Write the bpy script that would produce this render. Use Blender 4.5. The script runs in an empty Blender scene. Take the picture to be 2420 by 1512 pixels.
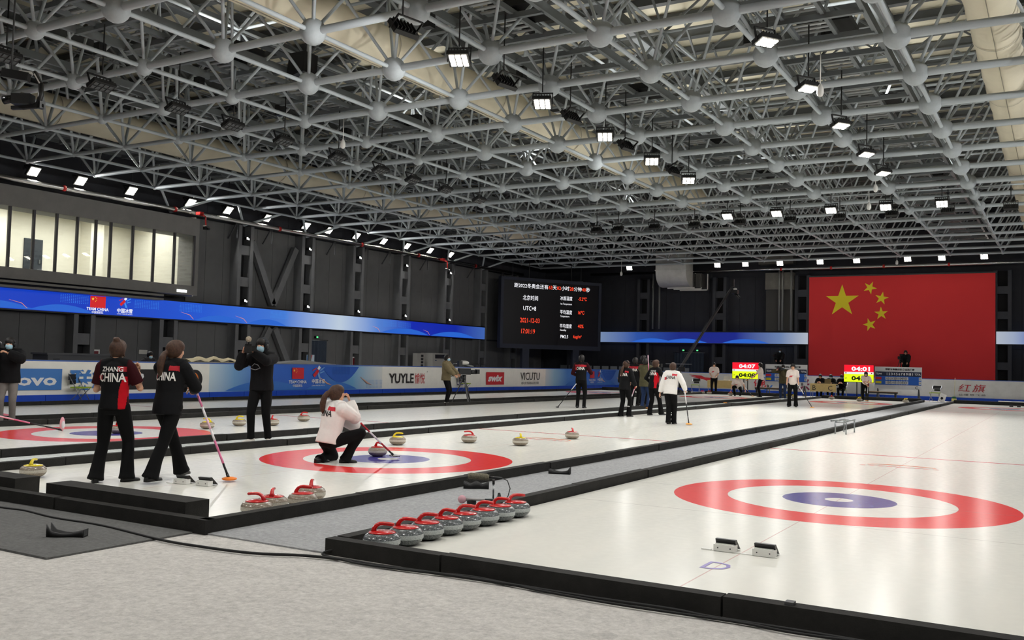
import bpy, math, random
from mathutils import Vector, Matrix
from mathutils.bvhtree import BVHTree
random.seed(7)
V=Vector; rad=math.radians; PI=math.pi
scn=bpy.context.scene; COL=scn.collection
TMP=bpy.data.scenes.new('workbench'); TVL=TMP.view_layers[0]   # scratch scene for evaluating text and remeshes, removed at the end
# ---------------- camera
CAM=V((2.187,-11.0956,1.4437))
def make_camera():
    pi,ya,ro=.0460,.5306,.0247
    fw=V((-math.sin(ya)*math.cos(pi),math.cos(ya)*math.cos(pi),math.sin(pi)))
    r=V((math.cos(ya),math.sin(ya),0)); u=r.cross(fw)
    r2=r*math.cos(ro)+u*math.sin(ro); u2=u*math.cos(ro)-r*math.sin(ro)
    cd=bpy.data.cameras.new('camera'); cd.sensor_width=36; cd.lens=2224.58/2420*36; cd.clip_end=300; cd.clip_start=.05
    o=bpy.data.objects.new('camera',cd); COL.objects.link(o)
    m=Matrix((r2,u2,-fw)).transposed().to_4x4(); m.translation=CAM; o.matrix_world=m
    scn.camera=o
make_camera()
# ---------------- world, exposure
w=bpy.data.worlds.new('hall_air'); scn.world=w; w.use_nodes=True
w.node_tree.nodes['Background'].inputs[0].default_value=(.9,.95,1,1); w.node_tree.nodes['Background'].inputs[1].default_value=.02
vs=scn.view_settings; vs.view_transform='Standard'; vs.look='None'; vs.gamma=1; vs.use_curve_mapping=False; vs.exposure=0.0
cy=scn.cycles; cy.max_bounces=4; cy.diffuse_bounces=3; cy.glossy_bounces=2; cy.use_light_tree=False; cy.transmission_bounces=2; cy.transparent_max_bounces=4; cy.caustics_reflective=False; cy.caustics_refractive=False
LAMP_W=80.0       # watts of one floodlight
def add_light(loc,to,power,size=.1,sy=.1,col=(1,.99,.97),spread=146,name='floodlight_beam',parent=None):
    l=bpy.data.lights.new(name,'AREA'); l.shape='RECTANGLE'; l.size=size; l.size_y=sy; l.energy=power; l.color=col; l.spread=rad(spread)
    o=bpy.data.objects.new(name,l); COL.objects.link(o); d=V(to)-V(loc)
    m=d.to_track_quat('-Z','Y').to_matrix().to_4x4(); m.translation=V(loc)
    o.matrix_world=m
    return o
# ---------------- helpers
def S(r,g,b):
    f=lambda c:(c/255/12.92 if c/255<=.04045 else ((c/255+.055)/1.055)**2.4)
    return (f(r),f(g),f(b),1)
MATS={}
def mat(key,c=None,rough=.6,metal=0,spec=.4,emit=None,es=1.,noise=0,nscale=20.,bump=0,bscale=200.,coat=0,alpha=None,c2=None):
    if key in MATS: return MATS[key]
    m=bpy.data.materials.new(key); m.use_nodes=True; nt=m.node_tree; b=nt.nodes['Principled BSDF']; MATS[key]=m
    if isinstance(c[0],int) or c[0]>1: c=S(*c[:3])
    b.inputs['Base Color'].default_value=c; b.inputs['Roughness'].default_value=rough; b.inputs['Metallic'].default_value=metal
    b.inputs['Specular IOR Level'].default_value=spec; b.inputs['Coat Weight'].default_value=coat
    m.diffuse_color=c; m.cycles.emission_sampling='NONE'
    if emit is not None:
        b.inputs['Emission Color'].default_value=S(*emit); b.inputs['Emission Strength'].default_value=es
    if noise or bump:
        tc=nt.nodes.new('ShaderNodeTexCoord')
    if noise:
        n=nt.nodes.new('ShaderNodeTexNoise'); n.inputs['Scale'].default_value=nscale; n.inputs['Detail'].default_value=6; n.inputs['Roughness'].default_value=.65
        nt.links.new(tc.outputs['Object'],n.inputs['Vector'])
        mx=nt.nodes.new('ShaderNodeMix'); mx.data_type='RGBA'
        lo=tuple(max(0,x*(1-noise)) for x in c[:3])+(1,); hi=(S(*c2) if c2 else tuple(min(1,x*(1+noise)) for x in c[:3])+(1,))
        mx.inputs['A'].default_value=lo; mx.inputs['B'].default_value=hi
        cr=nt.nodes.new('ShaderNodeMapRange'); cr.inputs[1].default_value=.3; cr.inputs[2].default_value=.7
        nt.links.new(n.outputs['Fac'],cr.inputs[0]); nt.links.new(cr.outputs[0],mx.inputs['Factor']); nt.links.new(mx.outputs['Result'],b.inputs['Base Color'])
    if bump:
        n2=nt.nodes.new('ShaderNodeTexNoise'); n2.inputs['Scale'].default_value=bscale; n2.inputs['Detail'].default_value=3
        nt.links.new(tc.outputs['Object'],n2.inputs['Vector'])
        bp=nt.nodes.new('ShaderNodeBump'); bp.inputs['Strength'].default_value=bump; bp.inputs['Distance'].default_value=.01
        nt.links.new(n2.outputs['Fac'],bp.inputs['Height']); nt.links.new(bp.outputs['Normal'],b.inputs['Normal'])
    return m
class MB:
    def __init__(s): s.v=[];s.f=[];s.m=[];s.sm=[]
    def add(s,vs,fs,mi=0,sm=False):
        b=len(s.v); s.v+=[tuple(v) for v in vs]; s.f+=[tuple(i+b for i in f) for f in fs]; s.m+=[mi]*len(fs); s.sm+=[sm]*len(fs); return s
    def bx(s,x0,x1,y0,y1,z0,z1,mi=0,M=None):
        vs=[V((x,y,z)) for z in(z0,z1) for y in(y0,y1) for x in(x0,x1)]
        if M: vs=[M@v for v in vs]
        return s.add(vs,[(0,2,3,1),(4,5,7,6),(0,1,5,4),(2,6,7,3),(0,4,6,2),(1,3,7,5)],mi)
    def box(s,c,d,mi=0,M=None):
        return s.bx(c[0]-d[0]/2,c[0]+d[0]/2,c[1]-d[1]/2,c[1]+d[1]/2,c[2]-d[2]/2,c[2]+d[2]/2,mi,M)
    def bar(s,a,b,wd,h,mi=0,up=(0,0,1)):
        a=V(a);b=V(b);d=(b-a);L=d.length;d.normalize();x=d.cross(V(up))
        if x.length<1e-4: x=V((1,0,0))
        x.normalize();u=x.cross(d)
        vs=[a+d*t+x*p*wd/2+u*q*h/2 for t in(0,L) for q in(-1,1) for p in(-1,1)]
        return s.add(vs,[(0,1,3,2),(4,6,7,5),(0,4,5,1),(2,3,7,6),(0,2,6,4),(1,5,7,3)],mi)
    def path(s,pts,r,n=8,mi=0,flat=1.,axis=None,caps=True):
        pts=[V(p) for p in pts]; k=len(pts); rs=r if isinstance(r,(list,tuple)) else [r]*k
        vs=[];prev=None
        for i,p in enumerate(pts):
            t=(pts[min(i+1,k-1)]-pts[max(i-1,0)])
            if t.length<1e-9: t=V((0,0,1))
            t.normalize()
            if prev is None:
                a=V(axis) if axis else (V((0,0,1)) if abs(t.z)<.9 else V((1,0,0)))
            else: a=prev
            x=a-t*a.dot(t)
            if x.length<1e-6: x=t.orthogonal()
            x.normalize(); y=t.cross(x); prev=x
            for j in range(n):
                an=2*PI*j/n; vs.append(p+(x*math.cos(an)*flat+y*math.sin(an))*rs[i])
        fs=[(i*n+j,i*n+(j+1)%n,(i+1)*n+(j+1)%n,(i+1)*n+j) for i in range(k-1) for j in range(n)]
        s.add(vs,fs,mi,True)
        if caps:
            b=len(s.v)-len(vs)
            s.f+=[tuple(b+j for j in reversed(range(n))),tuple(b+(k-1)*n+j for j in range(n))]; s.m+=[mi]*2; s.sm+=[False]*2
        return s
    def tube(s,a,b,r,r2=None,n=10,mi=0): return s.path([a,b],[r,r if r2 is None else r2],n,mi)
    def lathe(s,prof,n=24,mi=0,M=None,mis=None):
        vs=[V((r*math.cos(2*PI*j/n),r*math.sin(2*PI*j/n),z)) for r,z in prof for j in range(n)]
        if M: vs=[M@v for v in vs]
        b=len(s.v); s.v+=[tuple(v) for v in vs]
        for i in range(len(prof)-1):
            for j in range(n):
                s.f.append((b+i*n+j,b+i*n+(j+1)%n,b+(i+1)*n+(j+1)%n,b+(i+1)*n+j)); s.m.append(mis[i] if mis else mi); s.sm.append(True)
        for i,rv in((0,True),(len(prof)-1,False)):
            if prof[i][0]>1e-5:
                q=[b+i*n+j for j in range(n)]; s.f.append(tuple(reversed(q)) if rv else tuple(q)); s.m.append(mis[min(i,len(prof)-2)] if mis else mi); s.sm.append(False)
        return s
    def ell(s,c,r,n=12,k=8,mi=0,M=None):
        c=V(c); vs=[];fs=[]
        for i in range(k+1):
            e=-PI/2+PI*i/k
            for j in range(n):
                a=2*PI*j/n; q=V((r[0]*math.cos(e)*math.cos(a),r[1]*math.cos(e)*math.sin(a),r[2]*math.sin(e)))
                vs.append((M@q if M else q)+c)
        for i in range(k):
            for j in range(n):
                q=[i*n+j,i*n+(j+1)%n,(i+1)*n+(j+1)%n,(i+1)*n+j]
                if i==0: q=[q[0],q[2],q[3]]
                if i==k-1: q=[q[0],q[1],q[2]]
                fs.append(tuple(q))
        return s.add(vs,fs,mi,True)
    def loft(s,rings,mi=0,sm=True,caps=True):
        n=len(rings[0]); vs=[p for r in rings for p in r]; k=len(rings)
        fs=[(i*n+j,i*n+(j+1)%n,(i+1)*n+(j+1)%n,(i+1)*n+j) for i in range(k-1) for j in range(n)]
        b=len(s.v); s.add(vs,fs,mi,sm)
        if caps:
            s.f+=[tuple(b+j for j in reversed(range(n))),tuple(b+(k-1)*n+j for j in range(n))]; s.m+=[mi]*2; s.sm+=[False]*2
        return s
    def prism(s,poly,z0,z1,mi=0,M=None):
        n=len(poly); vs=[V((x,y,z)) for z in(z0,z1) for x,y in poly]
        if M: vs=[M@v for v in vs]
        fs=[tuple(reversed(range(n))),tuple(range(n,2*n))]+[(j,(j+1)%n,n+(j+1)%n,n+j) for j in range(n)]
        return s.add(vs,fs,mi)
    def mesh(s,name,mats):
        me=bpy.data.meshes.new(name); me.from_pydata(s.v,[],s.f)
        for m in (mats if isinstance(mats,(list,tuple)) else [mats]): me.materials.append(m)
        if any(s.m): me.polygons.foreach_set('material_index',s.m)
        me.polygons.foreach_set('use_smooth',s.sm); me.update(); return me
    def build(s,name,mats,parent=None,loc=None,rz=0,M=None):
        return obj(name,s.mesh(name,mats),parent,loc,rz,M)
def obj(name,me,parent=None,loc=None,rz=0,M=None):
    o=bpy.data.objects.new(name,me); COL.objects.link(o)
    if parent: o.parent=parent
    if M is not None: o.matrix_local=M
    else:
        if loc: o.location=loc
        o.rotation_euler=(0,0,rz)
    return o
def tag(o,label=None,cat=None,group=None,kind=None):
    if label: o['label']=label
    if cat: o['category']=cat
    if group: o['group']=group
    if kind: o['kind']=kind
    return o
def thing(name,label,cat,loc=(0,0,0),rz=0,group=None,kind=None):
    o=bpy.data.objects.new(name,None); COL.objects.link(o); o.location=loc; o.rotation_euler=(0,0,rz); o.empty_display_size=.1
    return tag(o,label,cat,group,kind)
def copy_tree(o,parent=None):
    c=o.copy(); COL.objects.link(c); c.parent=parent
    for ch in list(o.children): copy_tree(ch,c)
    return c
ORD=['first','second','third','fourth','fifth','sixth','seventh','eighth','ninth','tenth','eleventh','twelfth','thirteenth','fourteenth','fifteenth','sixteenth','seventeenth','eighteenth','nineteenth','twentieth','twenty-first','twenty-second','twenty-third','twenty-fourth']
def frame(origin,right,up):
    r=V(right).normalized(); u=V(up).normalized(); n=r.cross(u)
    m=Matrix((r,u,n)).transposed().to_4x4(); m.translation=V(origin); return m
def textmesh(body,size=1.,bold=0.,align='CENTER',wx=1.,shear=0.,space=1.,res=2,depth=0.):
    cu=bpy.data.curves.new('txt','FONT'); cu.body=body; cu.size=size; cu.offset=bold; cu.align_x=align; cu.align_y='CENTER'; cu.shear=shear; cu.space_character=space; cu.resolution_u=res; cu.extrude=depth
    o=bpy.data.objects.new('txt',cu); TMP.collection.objects.link(o)
    TVL.update(); dg=TVL.depsgraph; me=o.evaluated_get(dg).to_mesh()
    vs=[V((v.co.x*wx,v.co.y,v.co.z)) for v in me.vertices]; fs=[tuple(p.vertices) for p in me.polygons]
    bpy.data.objects.remove(o); bpy.data.curves.remove(cu); return vs,fs
def text(name,body,M,m,parent=None,width=None,height=None,**k):
    """flat lettering on plane M (x right, y up, z out)"""
    vs,fs=textmesh(body,**k)
    if width or height:
        x0,x1=min(v.x for v in vs),max(v.x for v in vs); y0,y1=min(v.y for v in vs),max(v.y for v in vs)
        sy=height/(y1-y0) if height else width/(x1-x0); sx=width/(x1-x0) if width else sy
        cx,cy=(x0+x1)/2,(y0+y1)/2
        if k.get('align','CENTER')=='LEFT': cx=x0
        vs=[V(((v.x-cx)*sx,(v.y-cy)*sy,v.z)) for v in vs]
    b=MB(); b.add([M@v for v in vs],fs); return b.build(name,m,parent)
def off(M,x=0,y=0,z=0): return M@Matrix.Translation((x,y,z))
STAR=[(math.cos(PI/2+PI*i/5)*(1 if i%2==0 else .382),math.sin(PI/2+PI*i/5)*(1 if i%2==0 else .382)) for i in range(10)]
# ---------------- common materials
black_foam=mat('black_foam',(40,39,37),.85,spec=.25,noise=.25,nscale=6,bump=.25,bscale=90)
steel=mat('galvanised_steel',(150,153,155),.35,1.,noise=.12,nscale=3)
dark_steel=mat('dark_paint_steel',(66,67,69),.55,noise=.12,nscale=4)
frame_grey=mat('grey_truss_paint',(174,182,187),.5,noise=.06,nscale=2)
blackp=mat('black_plastic',(16,16,17),.4,spec=.5)
white_p=mat('white_plastic',(225,224,220),.4)
# ================= setting: floor, ice, walls, ceiling
def link(nt,a,b): nt.links.new(a,b)
def nmath(nt,op,a,b=None,c=None):
    n=nt.nodes.new('ShaderNodeMath'); n.operation=op
    for i,x in enumerate((a,b,c)):
        if x is None: continue
        if isinstance(x,(int,float)): n.inputs[i].default_value=x
        else: nt.links.new(x,n.inputs[i])
    return n.outputs[0]
def carpet_mat(key,c,spots=True,c2=None):
    m=mat(key,c,.95,spec=.1); nt=m.node_tree; b=nt.nodes['Principled BSDF']; base=S(*c)
    tc=nt.nodes.new('ShaderNodeTexCoord')
    def noise(sc,det=4,ro=.6,st=None):
        n=nt.nodes.new('ShaderNodeTexNoise'); n.inputs['Scale'].default_value=sc; n.inputs['Detail'].default_value=det; n.inputs['Roughness'].default_value=ro
        if st:
            mp=nt.nodes.new('ShaderNodeMapping'); mp.inputs['Scale'].default_value=st; link(nt,tc.outputs['Object'],mp.inputs['Vector']); link(nt,mp.outputs[0],n.inputs['Vector'])
        else: link(nt,tc.outputs['Object'],n.inputs['Vector'])
        return n.outputs['Fac']
    a=noise(26,8,.75); d=noise(2.2,3,.6,(1,2.2,1))
    f=nmath(nt,'ADD',nmath(nt,'MULTIPLY',a,1.9),nmath(nt,'MULTIPLY',d,.35)); f=nmath(nt,'SUBTRACT',f,.62)
    mx=nt.nodes.new('ShaderNodeMix'); mx.data_type='RGBA'; mx.inputs['A'].default_value=tuple(x*.58 for x in base[:3])+(1,); mx.inputs['B'].default_value=tuple(min(1,x*1.25) for x in base[:3])+(1,)
    link(nt,f,mx.inputs['Factor']); out=mx.outputs['Result']
    if spots:   # damp stains
        vo=nt.nodes.new('ShaderNodeTexVoronoi'); vo.inputs['Scale'].default_value=.75; link(nt,tc.outputs['Object'],vo.inputs['Vector'])
        dd=nmath(nt,'ADD',vo.outputs['Distance'],nmath(nt,'MULTIPLY',noise(9,2),.12)); k=nmath(nt,'MULTIPLY',nmath(nt,'LESS_THAN',dd,.135),.2)
        m2=nt.nodes.new('ShaderNodeMix'); m2.data_type='RGBA'; m2.inputs['B'].default_value=tuple(x*.3 for x in base[:3])+(1,); link(nt,k,m2.inputs['Factor']); link(nt,out,m2.inputs['A']); out=m2.outputs['Result']
    link(nt,out,b.inputs['Base Color'])
    bp=nt.nodes.new('ShaderNodeBump'); bp.inputs['Strength'].default_value=.5; bp.inputs['Distance'].default_value=.006; link(nt,a,bp.inputs['Height']); link(nt,bp.outputs[0],b.inputs['Normal'])
    return m
XW,YW,ZC=-30.,48.5,8.0
carpet=carpet_mat('light_grey_felt',(196,193,188))
f=MB().bx(XW-.3,13,-18,YW+.3,-.3,-.02).build('floor',carpet); tag(f,'pale grey felt carpet floor around the ice sheets','floor',kind='structure')
carpet_mid=carpet_mat('grey_walkway_felt',(160,161,162),False)
carpet_pale=carpet_mat('pale_walkway_felt',(198,202,200),False)
def runner(x0,x1,y0,y1,m,label,z=-.008): return tag(MB().bx(x0,x1,y0,y1,-.02,z).build('carpet_runner',m),label,'carpet')
runner(-3.88,-2.6,-5.62,41.2,carpet_mid,'grey felt carpet runner between the empty right sheet and its neighbour')
runner(-10.25,-8.95,-5.6,41.2,carpet_pale,'pale felt carpet runner where the cameraman in black hoodie stands')
runner(-16.62,-15.38,-5.6,41.2,carpet_mid,'narrow grey carpet runner behind the left pink broom')
runner(-23.,-21.75,-5.6,41.2,carpet_mid,'grey carpet strip along foot of the left advertising barrier')
dm=carpet_mat('dark_grey_mat',(104,104,103),False)
tag(MB().bx(-9.2,-4.0,-6.93,-5.66,-.02,-.006).bx(-9.2,-4.0,-6.95,-6.93,-.02,-.004).build('carpet_mat',dm),'dark grey carpet mat in front of the black foam blocks','mat')
def ice_mat():
    m=bpy.data.materials.new('painted_ice'); m.use_nodes=True; nt=m.node_tree; b=nt.nodes['Principled BSDF']
    tc=nt.nodes.new('ShaderNodeTexCoord'); sp=nt.nodes.new('ShaderNodeSeparateXYZ'); link(nt,tc.outputs['Object'],sp.inputs[0]); x,y=sp.outputs[0],sp.outputs[1]
    def dist(y0): return nmath(nt,'SQRT',nmath(nt,'ADD',nmath(nt,'MULTIPLY',x,x),nmath(nt,'POWER',nmath(nt,'ABSOLUTE',nmath(nt,'SUBTRACT',y,y0)),2.)))
    r=nmath(nt,'MINIMUM',dist(0.),dist(34.75))
    def band(a,c): return nmath(nt,'MULTIPLY',nmath(nt,'GREATER_THAN',r,a),nmath(nt,'LESS_THAN',r,c))
    def ln(v,p,wd): return nmath(nt,'LESS_THAN',nmath(nt,'ABSOLUTE',nmath(nt,'SUBTRACT',v,p)),wd)
    n=nt.nodes.new('ShaderNodeTexNoise'); n.inputs['Scale'].default_value=1.1; n.inputs['Detail'].default_value=5; mp=nt.nodes.new('ShaderNodeMapping'); mp.inputs['Scale'].default_value=(2.4,.5,1)
    link(nt,tc.outputs['Object'],mp.inputs['Vector']); link(nt,mp.outputs[0],n.inputs['Vector'])
    def mix(fac,a,bc):
        mx=nt.nodes.new('ShaderNodeMix'); mx.data_type='RGBA'
        if isinstance(fac,float): mx.inputs['Factor'].default_value=fac
        else: link(nt,fac,mx.inputs['Factor'])
        for k,v in(('A',a),('B',bc)):
            if isinstance(v,tuple): mx.inputs[k].default_value=v
            else: link(nt,v,mx.inputs[k])
        return mx.outputs['Result']
    c=mix(n.outputs['Fac'],S(217,218,211),S(233,230,220))
    grey=nmath(nt,'MAXIMUM',nmath(nt,'MAXIMUM',ln(y,0.,.006),ln(y,34.75,.006)),nmath(nt,'MAXIMUM',ln(y,-1.829,.006),ln(y,36.58,.006)))
    c=mix(nmath(nt,'MULTIPLY',ln(x,0.,.006),.5),c,S(190,120,115))
    # scratches across the rings
    ns=nt.nodes.new('ShaderNodeTexNoise'); ns.inputs['Scale'].default_value=3.; ns.inputs['Detail'].default_value=7; ms=nt.nodes.new('ShaderNodeMapping'); ms.inputs['Scale'].default_value=(1.,9.,1); ms.inputs['Rotation'].default_value=(0,0,.35)
    link(nt,tc.outputs['Object'],ms.inputs['Vector']); link(nt,ms.outputs[0],ns.inputs['Vector']); scr=nmath(nt,'MULTIPLY',nmath(nt,'GREATER_THAN',ns.outputs['Fac'],.71),.35)
    red=mix(scr,S(226,62,60),S(240,150,145)); blue=mix(scr,S(74,68,142),S(180,178,205))
    c=mix(band(1.219,1.829),c,red); c=mix(band(.152,.61),c,blue)
    c=mix(nmath(nt,'MULTIPLY',grey,.55),c,S(120,110,110))
    hog=nmath(nt,'MAXIMUM',ln(y,6.4,.045),ln(y,28.35,.045)); c=mix(nmath(nt,'MULTIPLY',hog,.95),c,S(196,52,60))
    link(nt,c,b.inputs['Base Color'])
    n2=nt.nodes.new('ShaderNodeTexNoise'); n2.inputs['Scale'].default_value=14.; n2.inputs['Detail'].default_value=4; link(nt,tc.outputs['Object'],n2.inputs['Vector'])
    rr=nmath(nt,'ADD',nmath(nt,'MULTIPLY',n2.outputs['Fac'],.16),.13); link(nt,rr,b.inputs['Roughness']); b.inputs['Specular IOR Level'].default_value=.22; b.inputs['IOR'].default_value=1.31
    bp=nt.nodes.new('ShaderNodeBump'); bp.inputs['Strength'].default_value=.03; bp.inputs['Distance'].default_value=.004
    n3=nt.nodes.new('ShaderNodeTexNoise'); n3.inputs['Scale'].default_value=60.; link(nt,tc.outputs['Object'],n3.inputs['Vector']); link(nt,n3.outputs['Fac'],bp.inputs['Height']); link(nt,bp.outputs[0],b.inputs['Normal'])
    return m
ICE=ice_mat(); XS={'A':-19.17,'B':-12.784,'C':-6.376,'D':0.}
ICEL={'A':'white ice sheet nearest the left advertising barrier','B':'white ice sheet with the pink broom lying at its ring','C':'white ice sheet where the player in white crouches','D':'empty white ice sheet at the right with the purple letter'}
for k,x in XS.items():
    tag(MB().bx(-2.48,2.48,-5.5,40.25,-.02,0).build('ice_sheet',ICE,loc=(x,0,0)),ICEL[k],'ice sheet')
violet=mat('violet_ice_paint',(128,112,182),.3); orange_ice=mat('orange_ice_paint',(232,118,56),.3); red_ice=mat('faded_red_ice_paint',(214,80,76),.3)
# painted letter and wave emblem on the ice
def ice_letter(ch,x,y,label):
    tag(text('ice_letter',ch,frame((x,y,.002),(1,0,0),(0,1,0)),violet,None,width=.19,height=.26),label,'letter')
ice_letter('D',.0,-4.31,'purple letter D painted on the ice behind the foot rests')
def emblem(cx,cy,label,f=1.):
    t=thing('ice_emblem',label,'emblem',(cx,cy,.002)); b=MB()
    def arc(r,a0,a1,wd,sy=.4,n=24):
        o=[];i_=[]
        for j in range(n+1):
            a=rad(a0+(a1-a0)*j/n); w_=wd*math.sin(PI*j/n)**.5+.004
            o.append((r*math.cos(a),r*sy*math.sin(a))); i_.append(((r-w_)*math.cos(a),(r-w_)*sy*math.sin(a)))
        return o+i_[::-1]
    b.prism(arc(.5,0,180,.09),0,.0006); b.prism(arc(.36,20,160,.05),0,.0006); b.build('orange_arc',orange_ice,t)
    b=MB(); b.prism(arc(.5,185,330,.05,.25),0,.0007); b.build('red_arc',red_ice,t)
    b=MB()
    for j in range(9): b.prism([(-.58+j*.13,-.2),(-.5+j*.13,-.21),(-.49+j*.13,-.17),(-.55+j*.13,-.15)],0,.0007)
    b.build('stroke_row',red_ice,t)
emblem(.02,4.6,'faint orange wave emblem in the ice beyond the empty right ring')
emblem(-6.4,5.0,'faint red wave emblem in the ice near the middle stones')
# ---- foam dividers: one line = one thing made of blocks
def divider(label,p0,p1,wd=.11,h=.1,block=2.0,first=None):
    p0=V(p0+(0,));p1=V(p1+(0,)); d=p1-p0; L=d.length; rz=math.atan2(d.y,d.x); t=thing('foam_divider',label,'divider',(p0.x,p0.y,-.02),rz)
    s=0.; k=0
    while s<L-.05:
        e=min(L,s+(first if (k==0 and first) else block)); q=MB(); j=.004*((k*37)%5-2); g=.006
        q.bx(s+g,e-g,-wd/2+j,wd/2+j,0,h+.02+.003*((k*13)%3)); q.build('foam_block',black_foam,t); s=e; k+=1
    return t
divider('black foam border along the near end of the empty right sheet',(-2.6,-5.57),(3.6,-5.57),first=1.05)
divider('black foam border on the left edge of the empty right sheet',(-2.55,-5.5),(-2.55,40.6))
divider('black foam border on right edge of the sheet with crouching player',(-3.93,-5.62),(-3.93,40.6))
divider('black foam border at near end of the sheet with the two standing women',(-3.86,-5.6),(-8.95,-5.6))
divider('black foam border on left edge of the sheet with crouching player',(-8.9,-5.5),(-8.9,40.6))
divider('black foam border right of the ring behind the standing women',(-10.3,-5.5),(-10.3,40.6))
divider('black foam border behind the ring with the pink broom',(-15.33,-5.5),(-15.33,40.6))
divider('black foam border in front of the farthest ice strip',(-16.68,-5.5),(-16.68,40.6))
divider('black foam border below the left advertising barrier',(-21.7,-5.5),(-21.7,40.6))
for k,(a,b,l) in enumerate([(-2.5,2.6,'black foam border at far end of the empty right sheet'),(-8.85,-4.0,'black foam border at far end under the yellow scoreboard clock'),(-15.25,-10.4,'black foam border at far end behind the delivering player'),(-21.6,-16.7,'black foam border at far end of the leftmost sheet')]):
    divider(l,(a,40.4),(b,40.4),wd=.25,h=.17)
for a,b,l in ((-6.22,-4.28,'long black foam block standing on ice in front of the women'),(-8.6,-6.72,'black foam block at left edge beside the yellow stone')):
    tag(MB().bx(a,b,-5.5,-5.24,0,.19).build('foam_block',black_foam),l,'foam block')
# ---- walls
wallm=mat('charcoal_wall_paint',(98,98,98),.8,spec=.2,noise=.08,nscale=1.5); wall_dark=mat('black_wall_paint',(58,59,64),.85,spec=.15,noise=.1,nscale=1.5)
wl=MB().bx(XW-.4,XW-.06,-18,-2.5,-.3,11.5).bx(XW-.4,XW-.06,16.2,YW,-.3,11.5).bx(XW-.4,XW-.06,-2.5,16.2,-.3,3.9).bx(XW-.4,XW-.06,-2.5,16.2,7.1,11.5).build('wall_left',wall_dark); tag(wl,'charcoal clad side wall with steel columns on the left','wall',kind='structure')
wb=MB().bx(XW-.4,13.3,YW+.06,YW+.4,-.3,11.5).build('wall_back',wall_dark); tag(wb,'dark clad end wall behind the large red flag','wall',kind='structure')
wr=MB().bx(13,13.4,-18,YW,-.3,11.5).build('wall_right',wallm); tag(wr,'charcoal side wall on the right','wall',kind='structure')
wf=MB().bx(XW-.4,13.3,-18.4,-18,-.3,11.5).build('wall_front',wallm); tag(wf,'charcoal end wall behind the photographer','wall',kind='structure')
pl=MB().bx(0,.06,0,.985,0,4.4).mesh('wall_panel',wallm); ph=MB().bx(0,.06,0,.985,0,2.85).mesh('wall_panel',wallm); pu=MB().bx(0,.06,0,.985,0,.95).mesh('wall_panel',wall_dark)
y=16.3
while y<47.6:
    obj('wall_panel',pl,wl,(XW-.06,y,2.95)); obj('wall_panel',pu,wl,(XW-.06,y,7.45)); y+=1.
y=-2.
while y<47.6: obj('wall_panel',ph,wl,(XW-.06,y,0)); y+=1.
pb=MB().bx(0,.985,-.06,0,0,4.4).mesh('wall_panel',wall_dark); pc=MB().bx(0,.985,-.06,0,0,2.85).mesh('wall_panel',wall_dark)
x=-29.8
while x<12: obj('wall_panel',pb,wb,(x,YW+.06,2.95)); obj('wall_panel',pc,wb,(x,YW+.06,0)); x+=1.
# ---- steel columns (two flanges joined by plates)
def column_proto(h):
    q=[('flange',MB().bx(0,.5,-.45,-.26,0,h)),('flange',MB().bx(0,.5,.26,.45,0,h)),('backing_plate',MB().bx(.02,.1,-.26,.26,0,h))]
    z=.35
    while z<h: q.append(('batten_plate',MB().bx(.05,.46,-.26,.26,z,min(h,z+.42)))); z+=1.42
    return q
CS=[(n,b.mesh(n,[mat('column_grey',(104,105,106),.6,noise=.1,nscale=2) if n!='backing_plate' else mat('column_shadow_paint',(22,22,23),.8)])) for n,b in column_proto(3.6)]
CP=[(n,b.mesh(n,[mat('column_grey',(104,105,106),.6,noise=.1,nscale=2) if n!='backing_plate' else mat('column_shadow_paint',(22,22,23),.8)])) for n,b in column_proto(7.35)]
def column(loc,rz,label,short=False):
    t=thing('steel_column',label,'column',loc,rz,'steel columns along the walls')
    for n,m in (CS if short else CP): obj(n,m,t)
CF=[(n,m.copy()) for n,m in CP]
for n,m in CF: m.materials[0]=mat('far_column_shaded',(62,64,70),.7,noise=.1,nscale=2) if n!='backing_plate' else m.materials[0]  # darker copy of the column grey: dim end-wall light put into the colour
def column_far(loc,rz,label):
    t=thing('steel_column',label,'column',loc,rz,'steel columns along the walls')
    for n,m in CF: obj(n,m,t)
for i,y in enumerate((3.4,7.3,11.25,15.1,19.15,23.2,27.,31.05,35.4,39.3,43.2)):
    column((XW,y,-.02),0,f'{ORD[10-i]} dark steel column from the corner screen along the left wall',y<16)
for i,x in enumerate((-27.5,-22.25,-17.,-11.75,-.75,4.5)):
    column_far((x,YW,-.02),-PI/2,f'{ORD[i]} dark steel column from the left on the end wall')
# V brace in one bay
t=thing('wall_brace','V shaped steel brace between two columns on left wall','brace',(XW+.2,21.2,3.9))
for a,b in(((0,0,0),(0,-1.45,2.8)),((0,0,0),(0,1.4,2.8)),((0,-.15,-1.1),(0,-1.5,-3.4)),((0,.15,-1.1),(0,1.5,-3.4))):
    MB().bar(a,b,.3,.22,up=(1,0,0)).build('brace_leg',CP[0][1].materials[0],t)
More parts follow.
